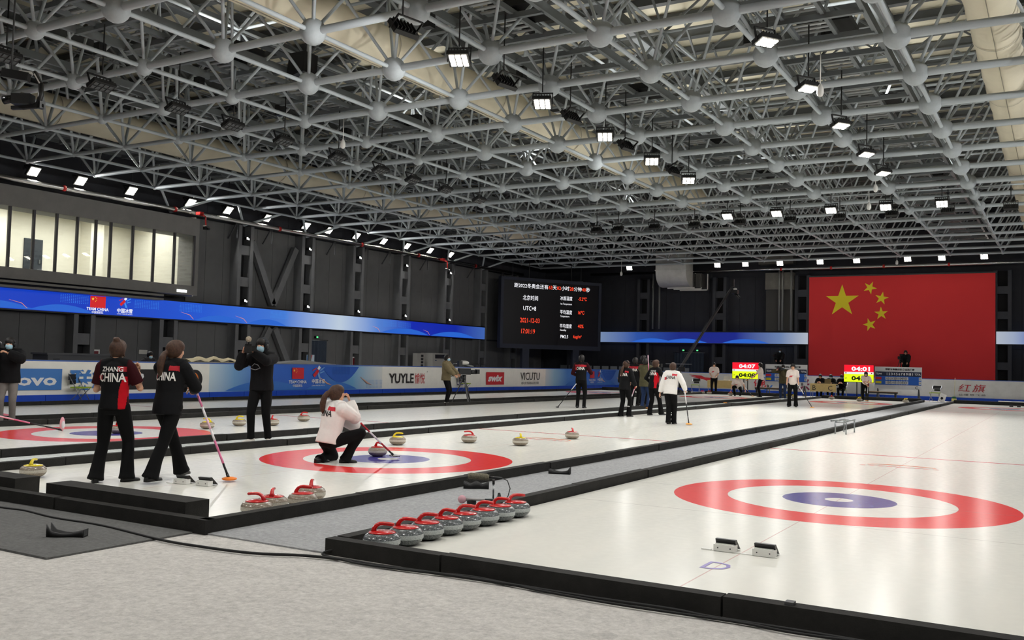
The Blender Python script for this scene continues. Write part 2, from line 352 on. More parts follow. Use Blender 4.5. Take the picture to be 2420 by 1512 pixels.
# ---- service pipes along both walls
pipe=mat('bright_pipe',(190,190,188),.22,1.); redp=mat('red_enamel',(190,40,38),.4)
t=thing('wall_pipe','long shiny pipe on brackets along the left wall','pipe',(XW+.6,-2,7.44))
MB().tube((0,0,0),(0,46,0),.1,n=14).build('pipe_run',pipe,t)
for y in (18.5,20.6,25,27.6,29.5,33,35.8,38,41.5): MB().bar((-.55,y+2,-.75),(0,y+2,0),.05,.05).bar((0,y+2,-.02),(0,y+2,-.75),.04,.04).build('pipe_bracket',dark_steel,t)
for y in (12,17,23,29,34,40): MB().tube((0,y,0),(0,y+.12,0),.115,n=14).build('red_clamp',redp,t)
t=thing('wall_pipe','long shiny pipe above the red flag on end wall','pipe',(XW+4,YW-.9,7.7))
MB().tube((0,0,0),(37.5,0,0),.09,n=14).build('pipe_run',pipe,t)
for x in (6,13,16,19,22.5,27): MB().tube((x,0,0),(x+.12,0,0),.105,n=14).build('red_clamp',redp,t)
for x,z0,l in ((-21.4,3.95,'thin vertical drop pipe left of the metal duct'),(-20.95,3.95,'second vertical drop pipe beside the metal duct'),(-13.05,3.9,'thin vertical pipe under the flat grey duct box'),(-12.85,3.9,'second vertical pipe under the flat grey duct box'),(-12.32,3.9,'grey vertical pipe at left edge of the red flag')):
    tag(MB().tube((x,YW-.9,z0),(x,YW-.9,7.7),.06).build('drop_pipe',mat('pipe_grey',(120,122,122),.4,.4)),l,'pipe')
# ================= roof: deck, purlins, space frame, ducts, catwalks
deckm=mat('cream_roof_deck',(226,219,196),.6,noise=.05,nscale=.6)
ce=MB().bx(XW-.4,13.3,-18.4,YW+.4,11.5,11.8).build('ceiling',deckm); tag(ce,'cream metal roof deck above the space frame','ceiling',kind='structure')
dk=MB().bx(0,43.2,0,1.32,0,.05).mesh('deck_sheet',deckm)
y=-6.
while y<47.5: obj('deck_sheet',dk,ce,(XW-.1,y,11.4)); y+=1.4
purl=mat('purlin_grey',(92,96,98),.55,noise=.1,nscale=2)
pm=MB().bx(0,43,-.05,.05,0,.22).bx(0,43,-.11,.11,-.02,0).mesh('purlin',purl)
y=-6.
while y<47.5: obj('purlin',pm,ce,(XW,y,11.15)); y+=1.4
bm_=MB().bx(-.09,.09,0,54,0,.32).bx(-.16,.16,0,54,-.03,0).mesh('roof_beam',purl)
for i in range(9): obj('roof_beam',bm_,ce,(-28.7+i*5.11,-6,10.75))
# space frame
NX0,DX,NY0,DY=-.60,2.555,2.89,2.65
T_up=2.35
sf=thing('space_frame','grey tubular space frame with ball joints under the roof','roof truss',(0,0,ZC))
unit=MB().path([(0,0,0),(0,0,1)],1.,n=8,caps=False).mesh('tube',frame_grey)
def ballm(r):
    k='ball%.3f'%r
    if k not in bpy.data.meshes: b=MB().ell((0,0,0),(r,r,r),16,10); m=b.mesh(k,mat('ball_joint_grey',(168,175,179),.62,noise=.1,nscale=6,bump=.2,bscale=60))
    return bpy.data.meshes[k]
cands={'cross_chord':[],'long_chord':[],'upper_chord':[],'web_strut':[]}
FW=V((-.5055,.8618,.046)); RT=V((.8625,.506,0))
def inview(p,m=.12):
    d=p-CAM; z=d.dot(FW)
    if z<1: return False
    return abs(d.dot(RT)/z)<.544+m and -.4<(d.z/z)<.5
def tube_between(name,a,b,r):
    d=b-a; M=d.to_track_quat('Z','Y').to_matrix().to_4x4()@Matrix.Diagonal((r,r,d.length,1)); M.translation=a-V((0,0,ZC)); return obj(name,unit,sf,M=M)
IX=range(-4,12); JY=range(-4,17)
def nd(i,j): return V((NX0-DX*i,NY0+DY*j,ZC))
def up(i,j): return V((NX0-DX*(i+.5),NY0+DY*(j+.5),ZC+T_up))
ncount=0
for i in IX:
    for j in JY:
        p=nd(i,j)
        big=.27 if -1<=i<=5 and -3<=j<=8 else (.2 if i<=7 and j<=10 else .15)
        if i>=9 or j>=12: big=.1
        if i>=10: big=.085
        if inview(p,.2): obj('ball_joint',ballm(big),sf,p-V((0,0,ZC))); ncount+=1
        th=.088 if i<=7 and j<=9 else .07
        if i+1 in IX: cands['cross_chord'].append((p,nd(i+1,j),th))
        if j+1 in JY: cands['long_chord'].append((p,nd(i,j+1),.05))
        for di in(0,-1):
            for dj in(0,-1):
                ii,jj=i+di,j+dj
                if ii in IX and jj in JY: cands['web_strut'].append((p,up(ii,jj),.036 if i<8 else .045))
        u=up(i,j)
        if i+1 in IX: cands['upper_chord'].append((u,up(i+1,j),.042))
        if j+1 in JY: cands['upper_chord'].append((u,up(i,j+1),.042))
        if i%2==0 and j%2==0: pass
for name,l in cands.items():
    l=[c for c in l if inview(c[0],.25) or inview(c[1],.25)]
    l.sort(key=lambda c:((c[0]+c[1])/2-CAM).length)
    for a,b,r in l[:300]: tube_between(name,a,b,r)
    if l[300:]:
        q=MB()
        for a,b,r in l[300:]: q.path([a-V((0,0,ZC)),b-V((0,0,ZC))],r,6,caps=False)
        tag(q.build(name+'_far',frame_grey,sf),kind='stuff')
# struts from the frame down to the column heads
for y in (15.1,19.15,23.2,27.,31.05,35.4,39.3):
    for dy in(-1.3,1.3): tube_between('head_strut',V((XW+.3,y,7.35)),V((nd(11,0).x,y+dy,ZC)),.055)
# second layer of dark bracing under the deck
q=MB()
for i in range(-4,12):
    for j in range(-3,16):
        u=up(i,j)
        if inview(u,.2) :
            for a,b in(((0,0),(DX/2,0)),((0,0),(-DX/2,0)),((0,0),(0,DY/2)),((0,0),(0,-DY/2))): q.bar(u-V((0,0,ZC)),u+V((a[0]+b[0],a[1]+b[1],.95-ZC)),.05,.05)
tag(q.build('deck_brace',mat('dark_truss_paint',(120,124,126),.55),sf),kind='stuff')
# fabric air ducts along the hall
fabric=mat('cream_duct_fabric',(216,208,186),.85,noise=.05,nscale=1.2)
ringm=mat('duct_seam',(150,144,130),.8)
for x,y0,y1,l in ((.9,-3,31.5,'round cream fabric air duct at the upper right'),(-12.3,-3,30,'round cream fabric air duct over the middle of the hall'),(-25.6,-3,38.5,'round cream fabric air duct nearest the left wall'),(.9,34,44,'short far piece of cream air duct at right edge')):
    t=thing('air_duct',l,'duct',(x,y0,9.15))
    k=int((y1-y0)/.5); pts=[(0,(y1-y0)*j/k,0) for j in range(k+1)]
    MB().path(pts,[.5+.012*math.sin(j*2.1) for j in range(k+1)],24).build('duct_tube',fabric,t)
    for j in range(0,int(y1-y0),5): MB().path([(0,j,0),(0,j+.03,0)],.53,24,caps=False).build('duct_hoop',ringm,t)
    MB().bx(-.006,.006,0,y1-y0,-.52,-.5).build('seam',ringm,t)
    if x<-20:
        for j in range(2,int(y1-y0)): MB().tube((-.02,j,.45),(-.02,j,.75),.012,n=6).build('hanger_wire',white_p,t)
# catwalks
cw=mat('catwalk_grey',(116,121,124),.5,.3); grate=mat('catwalk_grating',(170,173,174),.4,.6)
def catwalk(x,wd,y0,y1,z,label):
    t=thing('catwalk',label,'catwalk',(x,y0,z)); L=y1-y0
    for s in(-1,1):
        MB().bx(s*wd/2-.05,s*wd/2+.05,0,L,-.1,.1).build('side_beam',cw,t)
        MB().tube((s*wd/2,0,1.0),(s*wd/2,L,1.0),.025,n=6).tube((s*wd/2,0,.5),(s*wd/2,L,.5),.02,n=6).build('hand_rail',cw,t)
    for s in(-.17,.17): MB().bx(s*wd-.04,s*wd+.04,0,L,-.06,.06).build('stringer',cw,t)
    j=0.; ms=MB().bx(-wd/2,wd/2,-.05,.05,-.14,-.02).mesh('cross_beam',cw); gm=MB()
    for q in range(5): gm.bx(-wd*.16,wd*.16,.15+q*.24,.25+q*.24,0,.03)
    gm=gm.mesh('grating',grate)
    while j<L: obj('cross_beam',ms,t,(0,j,0)); obj('grating',gm,t,(0,j,.02)); j+=1.325
catwalk(-2.5,2.4,-2,46,8.85,'grey steel catwalk grid over the right sheets')
catwalk(-8.35,2.2,-2,30,8.95,'grey steel catwalk grid beside the middle air duct')
catwalk(-16.5,2.2,-3,40,8.95,'grey steel catwalk grid over the left sheets')
catwalk(-22.2,1.6,-3,40,9.3,'narrow grey catwalk beside the left air duct')
catwalk(-29.0,1.2,2,42,9.2,'grey catwalk right above the left wall')
q=tag(MB().bx(0,36,0,1.1,0,.05).build('catwalk_deck',grate,loc=(XW+2,46.35,8.92)),'flat grey gangway under the roof at the end wall','catwalk')
# ================= floodlights
lampc=mat('lamp_cell_glow',(255,252,240),.3,emit=(255,248,230),es=25.); lampb=mat('lamp_housing',(22,22,23),.5)
def flood_parts(nx,ny,lit,drop):
    s=.125; b=MB(); e=MB(); q=MB()
    b.bx(-nx*s/2-.03,nx*s/2+.03,-ny*s/2-.03,ny*s/2+.03,0,.09)
    for i in range(nx):
        for j in range(ny):
            cx,cy=(i-(nx-1)/2)*s,(j-(ny-1)/2)*s; e.bx(cx-.048,cx+.048,cy-.048,cy+.048,-.012,.01)
    for k in range(6): b.bx(-nx*s/2+k*nx*s/6,-nx*s/2+k*nx*s/6+.015,-ny*s/2,ny*s/2,.09,.15)
    q.bx(-nx*s/2-.05,-nx*s/2-.03,-.02,.02,-.02,.3).bx(nx*s/2+.03,nx*s/2+.05,-.02,.02,-.02,.3).bx(-nx*s/2-.05,nx*s/2+.05,-.02,.02,.28,.3)
    r=MB().tube((0,0,0),(0,0,drop),.016,n=6)
    return b.mesh('housing',lampb),e.mesh('led_cells',lampc if lit else mat('lamp_cell_off',(70,72,74),.25)),q.mesh('yoke',lampb),r.mesh('hanger_rod',lampb)
FP={}
def flood(loc,aim,label,group,lit=True,nx=3,ny=3,drop=.6,power=None,spread=146):
    k=(nx,ny,lit,drop)
    if k not in FP: FP[k]=flood_parts(*k)
    h,e,y_,r=FP[k]; d=(V(aim)-V(loc)).normalized()
    t=thing('floodlight',label,'floodlight',loc,0,group)
    z=-d; x=V((0,0,1)).cross(z)
    if x.length<.05: x=V((1,0,0))
    x.normalize(); yv=z.cross(x); M=Matrix((x,yv,z)).transposed().to_4x4()
    obj('yoke',y_,t,M=M); obj('housing',h,t,M=M); obj('led_cells',e,t,M=M); obj('hanger_rod',r,t,(0,0,.28))
    if lit: add_light(V(loc)+d*.05,aim,LAMP_W if power is None else power,spread=spread)
    return t
wall_y=[8.8,10.65,12.85,15.75,17.8,20.15,22.7,24.35,26.45,28.7,30.8,33.0,35.1]
for i,y in enumerate(wall_y): flood((-29.25,y,7.8),(-21.5,y,0),f'{ORD[len(wall_y)-1-i]} lit floodlight from the corner screen in the left wall row','lit floodlights along the left wall',drop=1.1)
fx=[-22.85,-16.8,-15.0,-12.85,-10.45,-8.35,-5.55,-3.75,-1.6,1.6]
for i,x in enumerate(fx): flood((x,46.9,8.0),(x*.9-.3,40,0),f'{ORD[i]} lit floodlight from the left in the row above the flag','lit floodlights along the end wall',drop=.65,spread=84)
for i,y in enumerate((4.16,7.62,11.05,14.3,17.4)): flood((-8.13,y,7.4),(-7.2,y-2.2,0),f'{ORD[i]} nearest bright panel light hanging over the middle sheets','bright panel lights over the middle',drop=1.15,power=LAMP_W*1.2)
for i,(y,l) in enumerate(((2.31,1),(5.88,1),(9.03,0),(12.34,0),(15.92,1))): flood((-8.13,y,7.4),(-17.5,y+2,0),f'{ORD[i]} nearest edge-on strip light between the middle panel lights','edge-on strip lights over the middle',lit=bool(l),nx=4,ny=2,drop=1.3)
for i,y in enumerate((5.78,9.,12.43,15.86,18.65)): flood((-2.47,y,7.4),(-.8,y-1.2,0),f'{ORD[i]} nearest bright panel light hanging beside the right catwalk','bright panel lights at the right',drop=1.1,ny=2,nx=3,power=LAMP_W*1.2)
for i,x in enumerate((-9.19,-7.27,-5.26,-3.35,-1.49)): flood((x,24.8,7.4),(x+.2,21.5,0),f'{ORD[i]} bright panel light from left in the cross row mid-hall','bright lights in the cross row',spread=110)
for i,x in enumerate((-15.54,-14.5,-12.83,-11.06,-9.13,-7.13,-5.24,-3.36,-1.44,.59)): flood((x,26.3,7.35),(x,32,0),f'{ORD[i]} unlit dark floodlight from left in the cross row mid-hall','unlit lights in the cross row',lit=False,nx=3,ny=2)
for i,y in enumerate((-.05,2.17,4.28,6.05,7.9,10.15,12.18,13.9,15.8,18.0)): flood((-16.4,y,7.4),(-13,y,0),f'{ORD[i]} nearest unlit dark floodlight over the left sheets','unlit lights over the left sheets',drop=1.15,lit=False,nx=4,ny=2)
for i,(x,y) in enumerate(((-22,-3),(-17,-3),(-11,-4),(-5,-4),(0,-4),(4,-2),(8,2),(8,9),(8,16),(8,24),(8,33),(0,-11),(-6,-11),(6,-10),(-12,-10))): flood((x,y,7.5),(x*.9-.4,y+1.5,0) if x<7 else (-15,y+4,0),f'{ORD[i]} lit floodlight of those hanging above and behind the photographer','lit floodlights out of the frame',drop=1.6,power=LAMP_W*(1.25 if x<7 else 2.6))
for y,l in((24.8,'thin grey lighting rail carrying the bright cross row'),(26.3,'thin grey lighting rail carrying the unlit cross row')):
    t=thing('lighting_rail',l,'rail',(-17,y,8.2)); MB().tube((0,0,0),(20,0,0),.03,n=8).build('rail_tube',frame_grey,t)
    for q in range(0,9): MB().tube((NX0-DX*q+17 if NX0-DX*q>-17 else 0,0,0),(NX0-DX*q+17 if NX0-DX*q>-17 else 0,(24.09 if y<25 else 26.74)-y,-.2),.02,n=6).build('rail_clip',frame_grey,t)
# small pendants: cameras and hooks hanging from the frame
def pendant(loc,L,label):
    t=thing('pendant_sensor',label,'sensor',loc); MB().tube((0,0,.1),(0,0,L),.012,n=6).build('rod',white_p,t); MB().lathe([(.02,.2),(.07,.1),(.075,.0),(.05,-.06),(.001,-.08)],12).build('dome',white_p,t)
pendant((-2.2,8.9,7.25),1.1,'white dome camera hanging beside the right panel lights')
pendant((-3.8,24.09,7.3),.68,'small white sensor on wire at the right of mid-hall'); pendant((-3.155,21.5,7.45),.55,'small white sensor on wire near right air duct')
pendant((-15.5,9.3,7.5),.9,'white lamp shade sensor over the left sheets'); pendant((-21.04,41.5,7.0),1.06,'white sensor hanging right of the corner screen'); pendant((-5.71,44.,7.45),.55,'white sensor hanging in front of the flag lights')

# added uplights, put on the catwalks to brighten the cream deck
for i,(x,y) in enumerate(((-8.35,7),(-8.35,14),(-8.35,21),(-2.5,4),(-2.5,18),(-16.5,6),(-16.5,14),(-16.5,23),(-2.5,30),(-16.5,33),(-8.35,1),(-2.5,11),(-16.5,0),(-8.35,27))):
    t=thing('added_uplight',f'{ORD[i]} added uplight hidden among the roof trusses','uplight',(x,y,9.42),0,'added uplights among the roof trusses'); MB().bx(-.58,.58,-.58,.58,-.1,.06).bx(-.05,.05,-.5,.5,-.4,-.1).build('housing',lampb,t); MB().bx(-.55,.55,-.55,.55,.06,.065).build('lens',mat('added_uplight_lens',(240,238,230),.4,emit=(255,248,230),es=3.),t)
    add_light((x,y,9.6),(x,y,12),34,1.1,1.1,spread=175,name='added_uplight_beam')
# ================= viewing booth on the left wall
boothm=mat('booth_grey',(122,120,117),.75,noise=.08,nscale=2); bwall=mat('booth_white_wall',(226,222,208),.8)
bt=thing('viewing_booth','grey viewing booth with lit windows on the left wall','booth',(-29.,0,0))
Y0,Y1=-2.4,16.05
MB().bx(-1,0,Y0,Y1,6.42,7.14).build('upper_fascia',boothm,bt); MB().bx(-1,0,Y0,Y1,3.93,4.32).build('lower_fascia',boothm,bt); MB().bx(-1,0,15.83,Y1,4.32,6.42).build('end_post',boothm,bt)
MB().bx(-4.2,-4.1,Y0,15.9,3.9,7.2).build('room_back_wall',bwall,bt); MB().bx(-4.1,-.06,15.84,15.9,3.9,7.2).bx(-4.1,-.06,Y0-.1,Y0,3.9,7.2).build('room_side_wall',bwall,bt)
MB().bx(-4.1,-.05,Y0,15.9,6.9,7.0).build('room_ceiling',bwall,bt); MB().bx(-4.1,-.05,Y0,15.9,4.0,4.1).build('room_floor',mat('booth_floor',(150,148,140),.7),bt)
for y in (13.4,17.0): MB().bx(-4.1,-3.4,y if y<15 else 9.2,(y if y<15 else 9.2)+.6,4.1,6.9).build('room_pillar',bwall,bt)
d=MB().bx(-4.1,-4.04,10.95,11.72,4.1,5.9).build('room_door',mat('dark_blue_door',(44,50,58),.5),bt); MB().bx(-4.04,-4.0,11.56,11.62,4.95,5.1).build('handle',steel,d)
glow=mat('booth_light_panel',(255,255,255),.5,emit=(255,248,228),es=6.)
for y in (1,4,7,10,13): MB().bx(-2.6,-1.6,y,y+1.1,6.88,6.9).build('ceiling_panel',glow,bt)
add_light((-31.,7.5,6.85),(-31.,7.5,0),520,1.6,16.,spread=180,name='booth_light')
gm=bpy.data.materials.new('window_glass'); gm.use_nodes=True; nt=gm.node_tree; nt.nodes.clear()
o_=nt.nodes.new('ShaderNodeOutputMaterial'); tr=nt.nodes.new('ShaderNodeBsdfTransparent'); tr.inputs[0].default_value=(.93,.95,.93,1); gl=nt.nodes.new('ShaderNodeBsdfGlossy'); gl.inputs['Roughness'].default_value=.02; fr=nt.nodes.new('ShaderNodeFresnel'); fr.inputs[0].default_value=1.45
mx=nt.nodes.new('ShaderNodeMixShader'); nt.links.new(fr.outputs[0],mx.inputs[0]); nt.links.new(tr.outputs[0],mx.inputs[1]); nt.links.new(gl.outputs[0],mx.inputs[2]); nt.links.new(mx.outputs[0],o_.inputs[0])
ys=[-2.4,-.6,.6,1.8,3.,4.2,5.4,6.6,7.87,8.75,9.62,10.44,11.21,11.85,12.83,13.82,14.83,15.83]
mu=mat('mullion_grey',(70,68,72),.5)
for a,b in zip(ys[:-1],ys[1:]):
    MB().bx(-.05,-.035,a,b,4.32,6.42).build('window_pane',gm,bt)
    MB().bx(-.1,.01,b-.035,b+.035,4.32,6.42).build('mullion',mu,bt)
MB().bx(.0,.02,15.0,15.5,4.02,4.13).build('exit_light',mat('small_exit_glow',(240,240,235),.4,emit=(240,245,240),es=1.5),bt)
MB().bx(-.4,.1,Y0,14.3,3.62,3.7).bx(-.4,.1,Y0,14.3,3.78,3.86).build('cable_tray',mat('tray_grey',(120,118,112),.6),bt)
# ================= LED ribbon boards (they glow)
def led_mat(key,axis,lo,hi,stops,es=.8):
    m=bpy.data.materials.new(key); m.use_nodes=True; m.cycles.emission_sampling='NONE'; nt=m.node_tree; b=nt.nodes['Principled BSDF']; tc=nt.nodes.new('ShaderNodeTexCoord'); sp=nt.nodes.new('ShaderNodeSeparateXYZ'); nt.links.new(tc.outputs['Object'],sp.inputs[0])
    mr=nt.nodes.new('ShaderNodeMapRange'); mr.inputs[1].default_value=lo; mr.inputs[2].default_value=hi; nt.links.new(sp.outputs[axis],mr.inputs[0])
    cr=nt.nodes.new('ShaderNodeValToRGB'); el=cr.color_ramp.elements
    while len(el)<len(stops): el.new(.5)
    for e,(p,c) in zip(el,stops): e.position=p; e.color=S(*c)
    nt.links.new(mr.outputs[0],cr.inputs[0]); nt.links.new(cr.outputs[0],b.inputs['Emission Color']); b.inputs['Emission Strength'].default_value=es; b.inputs['Base Color'].default_value=(.01,.01,.02,1); b.inputs['Roughness'].default_value=.5
    return m
def led_flat(key,c,es=.8): return mat(key,(4,4,6),.5,emit=c,es=es)
led_white=led_flat('led_white',(245,245,250),1.); led_red=led_flat('led_red',(214,38,40),.9); led_yel=led_flat('led_star_yellow',(250,214,60),1.); led_blue2=led_flat('led_mid_blue',(44,110,225),.8); led_or=led_flat('led_orange',(235,150,120),.8); led_dot=led_flat('led_dots',(70,150,240),.9)
def wave(b,L,x0,z0,amp,half,up_=1):
    n=18; top=[]
    for j in range(n+1):
        u=-1+2*j/n; top.append((x0+u*half,z0+up_*amp*(1-u*u)))
    b.prism([(x0-half,z0)]+top[1:-1]+[(x0+half,z0)] if up_>0 else [(x0+half,z0)]+top[1:-1][::-1]+[(x0-half,z0)],0,.004); return b
def flag_mark(t,M,wd,red,yel):
    b=MB(); b.prism([(-wd/2,-wd/3),(wd/2,-wd/3),(wd/2,wd/3),(-wd/2,wd/3)],.003,.006,M=M); b.build('flag_mark',red,t)
    b=MB(); 
    for cx,cy,s in((-wd/3,wd/6,wd*.1),(-wd/6,wd*.265,wd*.035),(-wd*.1,wd*.2,wd*.035),(-wd*.1,wd*.1,wd*.035),(-wd/6,wd*.035,wd*.035)): b.prism([(cx+s*x,cy+s*y) for x,y in STAR],.007,.009,M=M)
    b.build('flag_stars',yel,t)
def skier_mark(t,M,s,c1,c2,c3):
    """small swirl emblem of leaning strokes"""
    for k,(c,pl) in enumerate(((c1,[(-.5,-.1),(-.1,.28),(.05,.1),(-.35,-.25)]),(c2,[(.0,.1),(.22,-.35),(.05,-.38),(-.08,-.05)]),(c3,[(-.12,.3),(.02,.5),(.18,.34),(.02,.2)]),(c2,[(.12,.22),(.5,.4),(.52,.34),(.14,.12)]),(c2,[(.12,.05),(.5,.16),(.5,.1),(.14,-.02)]),(c1,[(-.55,.2),(-.2,.36),(-.18,.31),(-.55,.14)]))):
        MB().prism([(x*s,y*s) for x,y in pl],.003+.0006*k,.005+.0006*k,M=M).build('emblem_stroke',c,t)
rb=thing('led_ribbon','long glowing blue ribbon display along the left wall','led display',(-29.6,0,2.92))
B1,B2,WH=(8,60,200),(12,40,170),(205,222,240)
MB().bx(0,.12,-2,39.5,0,.74).build('display_face',led_mat('ribbon_left_glow',1,-2,39.5,[(0,(16,80,215)),(.32,(14,62,205)),(.45,(28,92,225)),(.57,(70,130,230)),(.665,WH),(.74,(90,140,225)),(.81,(8,42,190)),(.92,(10,40,175)),(1,(70,110,190))]),rb)
MB().bx(-.05,.0,-2,39.5,-.05,.8).bx(-.04,.14,-2,39.5,.74,.8).bx(-.04,.14,-2,39.5,-.05,0).build('display_frame',blackp,rb)
M=frame((.122,0,0),(0,-1,0),(0,0,1)); M=Matrix(((0,0,1,.122),(1,0,0,0),(0,1,0,0),(0,0,0,1)))
# local plane: x along +Y (right as seen from the hall is -Y reversed), keep x=+Y
for y,half,amp,c in ((7.6,1.6,.26,led_blue2),(10.3,1.3,.25,led_blue2),(17.8,1.4,.26,led_blue2),(20.6,1.2,.25,led_blue2),(31.2,2.2,.3,led_blue2),(36.,2.4,.3,led_blue2)):
    wave(MB(),0,y,.02,amp,half).build('wave_graphic',c,rb,M=M)
    MB().path([(y-half*1.05,.05,.006),(y-half*1.02-.25,.22,.006),(y-half-.75,.32,.006)],[.008,.012,.003],6).build('orange_streak',led_or,rb,M=M)
for y0 in (10.2,13.4,15.6,20.8,29.2,30.5):
    b=MB()
    for i in range(14):
        for j in range(6): b.bx(y0+i*.085,y0+i*.085+.03,.36+j*.055,.38+j*.055,0,.004)
    tag(b.build('dot_pattern',led_dot,rb,M=M),kind='stuff')
def on_plane(t,M,y,z,wd,mats):
    pass
flag_mark(rb,M@Matrix.Translation((11.75,.46,0)),.66,led_red,led_yel)
text('lettering','TEAM CHINA',M@Matrix.Translation((11.75,.19,.006)),led_white,rb,width=.95,bold=.02); text('lettering','中国国家队',M@Matrix.Translation((11.75,.07,.006)),led_white,rb,width=.5,bold=.01)
skier_mark(rb,M@Matrix.Translation((12.95,.5,0)),.5,led_red,led_dot,led_white); text('lettering','中国冰雪',M@Matrix.Translation((12.95,.2,.006)),led_white,rb,width=.7,bold=.02); text('lettering','CHINA WINTER SPORTS',M@Matrix.Translation((12.95,.07,.006)),led_white,rb,width=.7)
rb=thing('led_ribbon','glowing blue ribbon display on end wall between screen and flag','led display',(0,YW-.6,3.06))
MB().bx(-25.4,-11.35,-.12,0,0,.7).build('display_face',led_mat('ribbon_far_glow',0,-25.4,-11.35,[(0,(150,175,215)),(.2,(50,100,200)),(.42,(10,38,160)),(.68,(10,38,165)),(.88,(130,160,215)),(1,(215,225,240))],.6),rb)
MB().bx(-25.4,-11.35,-.13,.1,.7,.76).bx(-25.4,-11.35,-.13,.04,-.05,0).build('display_frame',blackp,rb)
Mf=Matrix(((1,0,0,0),(0,0,-1,-.122),(0,1,0,0),(0,0,0,1)))
for x in (-21.5,-19.2,-15.2): wave(MB(),0,x,.02,.26,1.5).build('wave_graphic',led_blue2,rb,M=Mf)
rb=thing('led_ribbon','pale glowing ribbon display to the right of the red flag','led display',(0,YW-.6,3.18))
MB().bx(-1.05,6,-.12,0,0,.7).build('display_face',led_mat('ribbon_right_glow',0,-1.05,6,[(0,(215,225,240)),(.12,(190,205,235)),(.3,(60,110,215)),(1,(10,40,170))],.6),rb)
MB().bx(-1.05,6,-.13,.04,.7,.76).bx(-1.05,6,-.13,.04,-.05,0).build('display_frame',blackp,rb)
# ================= corner screen
p0,p1=V((-28.7,40.05,0)),V((-24.75,46.6,0)); right=(p1-p0).normalized(); LW=(p1-p0).length
sc=thing('display_screen','large black corner display with white and red readings','display screen',p0)
Ms=Matrix.Identity(4); Ms.col[0]=right.to_4d(); Ms.col[0][3]=0; Ms.col[1]=V((0,0,1,0)); nn=right.cross(V((0,0,1))); Ms.col[2]=V((nn.x,nn.y,nn.z,0))
ZB,ZT=2.42,6.98
def scr(b,name,m): return b.build(name,m,sc,M=Ms)
scr(MB().bx(.2,LW-.2,ZB+.28,ZT-.2,-.02,.0),'screen_face',mat('screen_black',(3,3,5),.35,emit=(6,6,10),es=.4))
fm=mat('screen_frame_blue',(46,50,64),.6)
scr(MB().bx(0,LW,ZT-.2,ZT,-.3,.05).bx(0,LW,ZB,ZB+.28,-.3,.05).bx(0,.2,ZB+.28,ZT-.2,-.3,.05).bx(LW-.2,LW,ZB+.28,ZT-.2,-.3,.05).bx(0,LW,ZB,ZT,-.34,-.3),'screen_frame',fm)
for x in(LW*.22,LW*.72): scr(MB().bx(x,x+.5,-.02,ZB,-.3,0),'support_post',fm)
for x in(LW*.12,LW*.28,LW*.7,LW*.8): scr(MB().tube((x,ZT,-.15),(x,ZC+.1,-.15),.02,n=6),'hanger',dark_steel)
tw=mat('screen_text_white',(0,0,0),.5,emit=(240,240,245),es=1.2); trd=mat('screen_text_red',(0,0,0),.5,emit=(255,70,40),es=1.3)
def stx(s,u,v,h,m,align='CENTER',wx=.8,bold=.004): return text('lettering',s,Ms@Matrix.Translation((LW*u,ZB+(ZT-ZB)*(1-v),.006)),m,sc,height=h,align=align,wx=wx,bold=bold)
def run(parts,u0,u1,v,h):
    # mixed colour line stretched between u0..u1
    ws=[]
    for s,c in parts:
        vs,fs=textmesh(s,1.,.006,'LEFT'); ws.append((vs,fs,max(x.x for x in vs)+.06,c))
    tot=sum(q[2] for q in ws); k=(u1-u0)*LW/tot; x=u0*LW
    for vs,fs,wd,c in ws:
        b=MB(); b.add([V((x+p.x*k,ZB+(ZT-ZB)*(1-v)+(p.y-.35)*h,.006)) for p in vs],fs); scr(b,'lettering',c); x+=wd*k
run([('距2022冬奥会还有',tw),('63',trd),('天',tw),('02',trd),('小时',tw),('28',trd),('分钟',tw),('40',trd),('秒',tw)],.125,.885,.092,.32)
stx('北京时间',.285,.28,.34,tw,wx=.8); stx('UTC+8',.28,.43,.28,tw); stx('2021-12-03',.285,.6,.3,trd,wx=.75); stx('17:01:19',.27,.755,.3,trd,wx=.75)
for v,s,e,val in((.255,'冰面温度','Ice Temperature','-5.2℃'),(.455,'平均温度','Temperature','16℃'),(.655,'平均湿度','Humidity','40%')):
    stx(s,.58,v,.28,tw,'LEFT'); stx(e,.585,v+.085 if v<.4 else v+.065,.16,tw,'LEFT',wx=.75); stx(val,.765,v-.005,.24,trd,'LEFT')
stx('PM2.5',.59,.81,.22,tw,'LEFT'); stx('6μg/m³',.72,.81,.27,trd,'LEFT')
# ================= red flag on the end wall
fl=thing('wall_flag','huge red flag with five yellow stars on end wall','flag',(-11.3,YW-.58,.4))
b=MB(); n=24; rings=[]
FWd,FH=10.2,6.78
b.bx(0,FWd,-.02,.02,0,FH).build('flag_cloth',mat('flag_red',(228,62,64),.75,spec=.2,noise=.03,nscale=300),fl)
ystar=mat('flag_yellow',(245,226,50),.7)
def star(cx,cz,r,rot,name='star'):
    MB().prism([(cx+r*(x*math.cos(rot)-y*math.sin(rot)),cz+r*(x*math.sin(rot)+y*math.cos(rot))) for x,y in STAR],0,.01,M=Matrix(((1,0,0,0),(0,0,-1,-.022),(0,1,0,0),(0,0,0,1))) ).build(name,ystar,fl)
star(1.95,5.3,1.0,0,'large_star')
for cx,cz,r in((3.54,6.07,-.45),(4.2,5.43,-.2),(4.18,4.53,0.05),(3.54,3.87,.3)): star(cx,cz,.4,r)
MB().bx(-.05,FWd+.05,-.04,.06,FH,FH+.08).build('top_rail',dark_steel,fl)
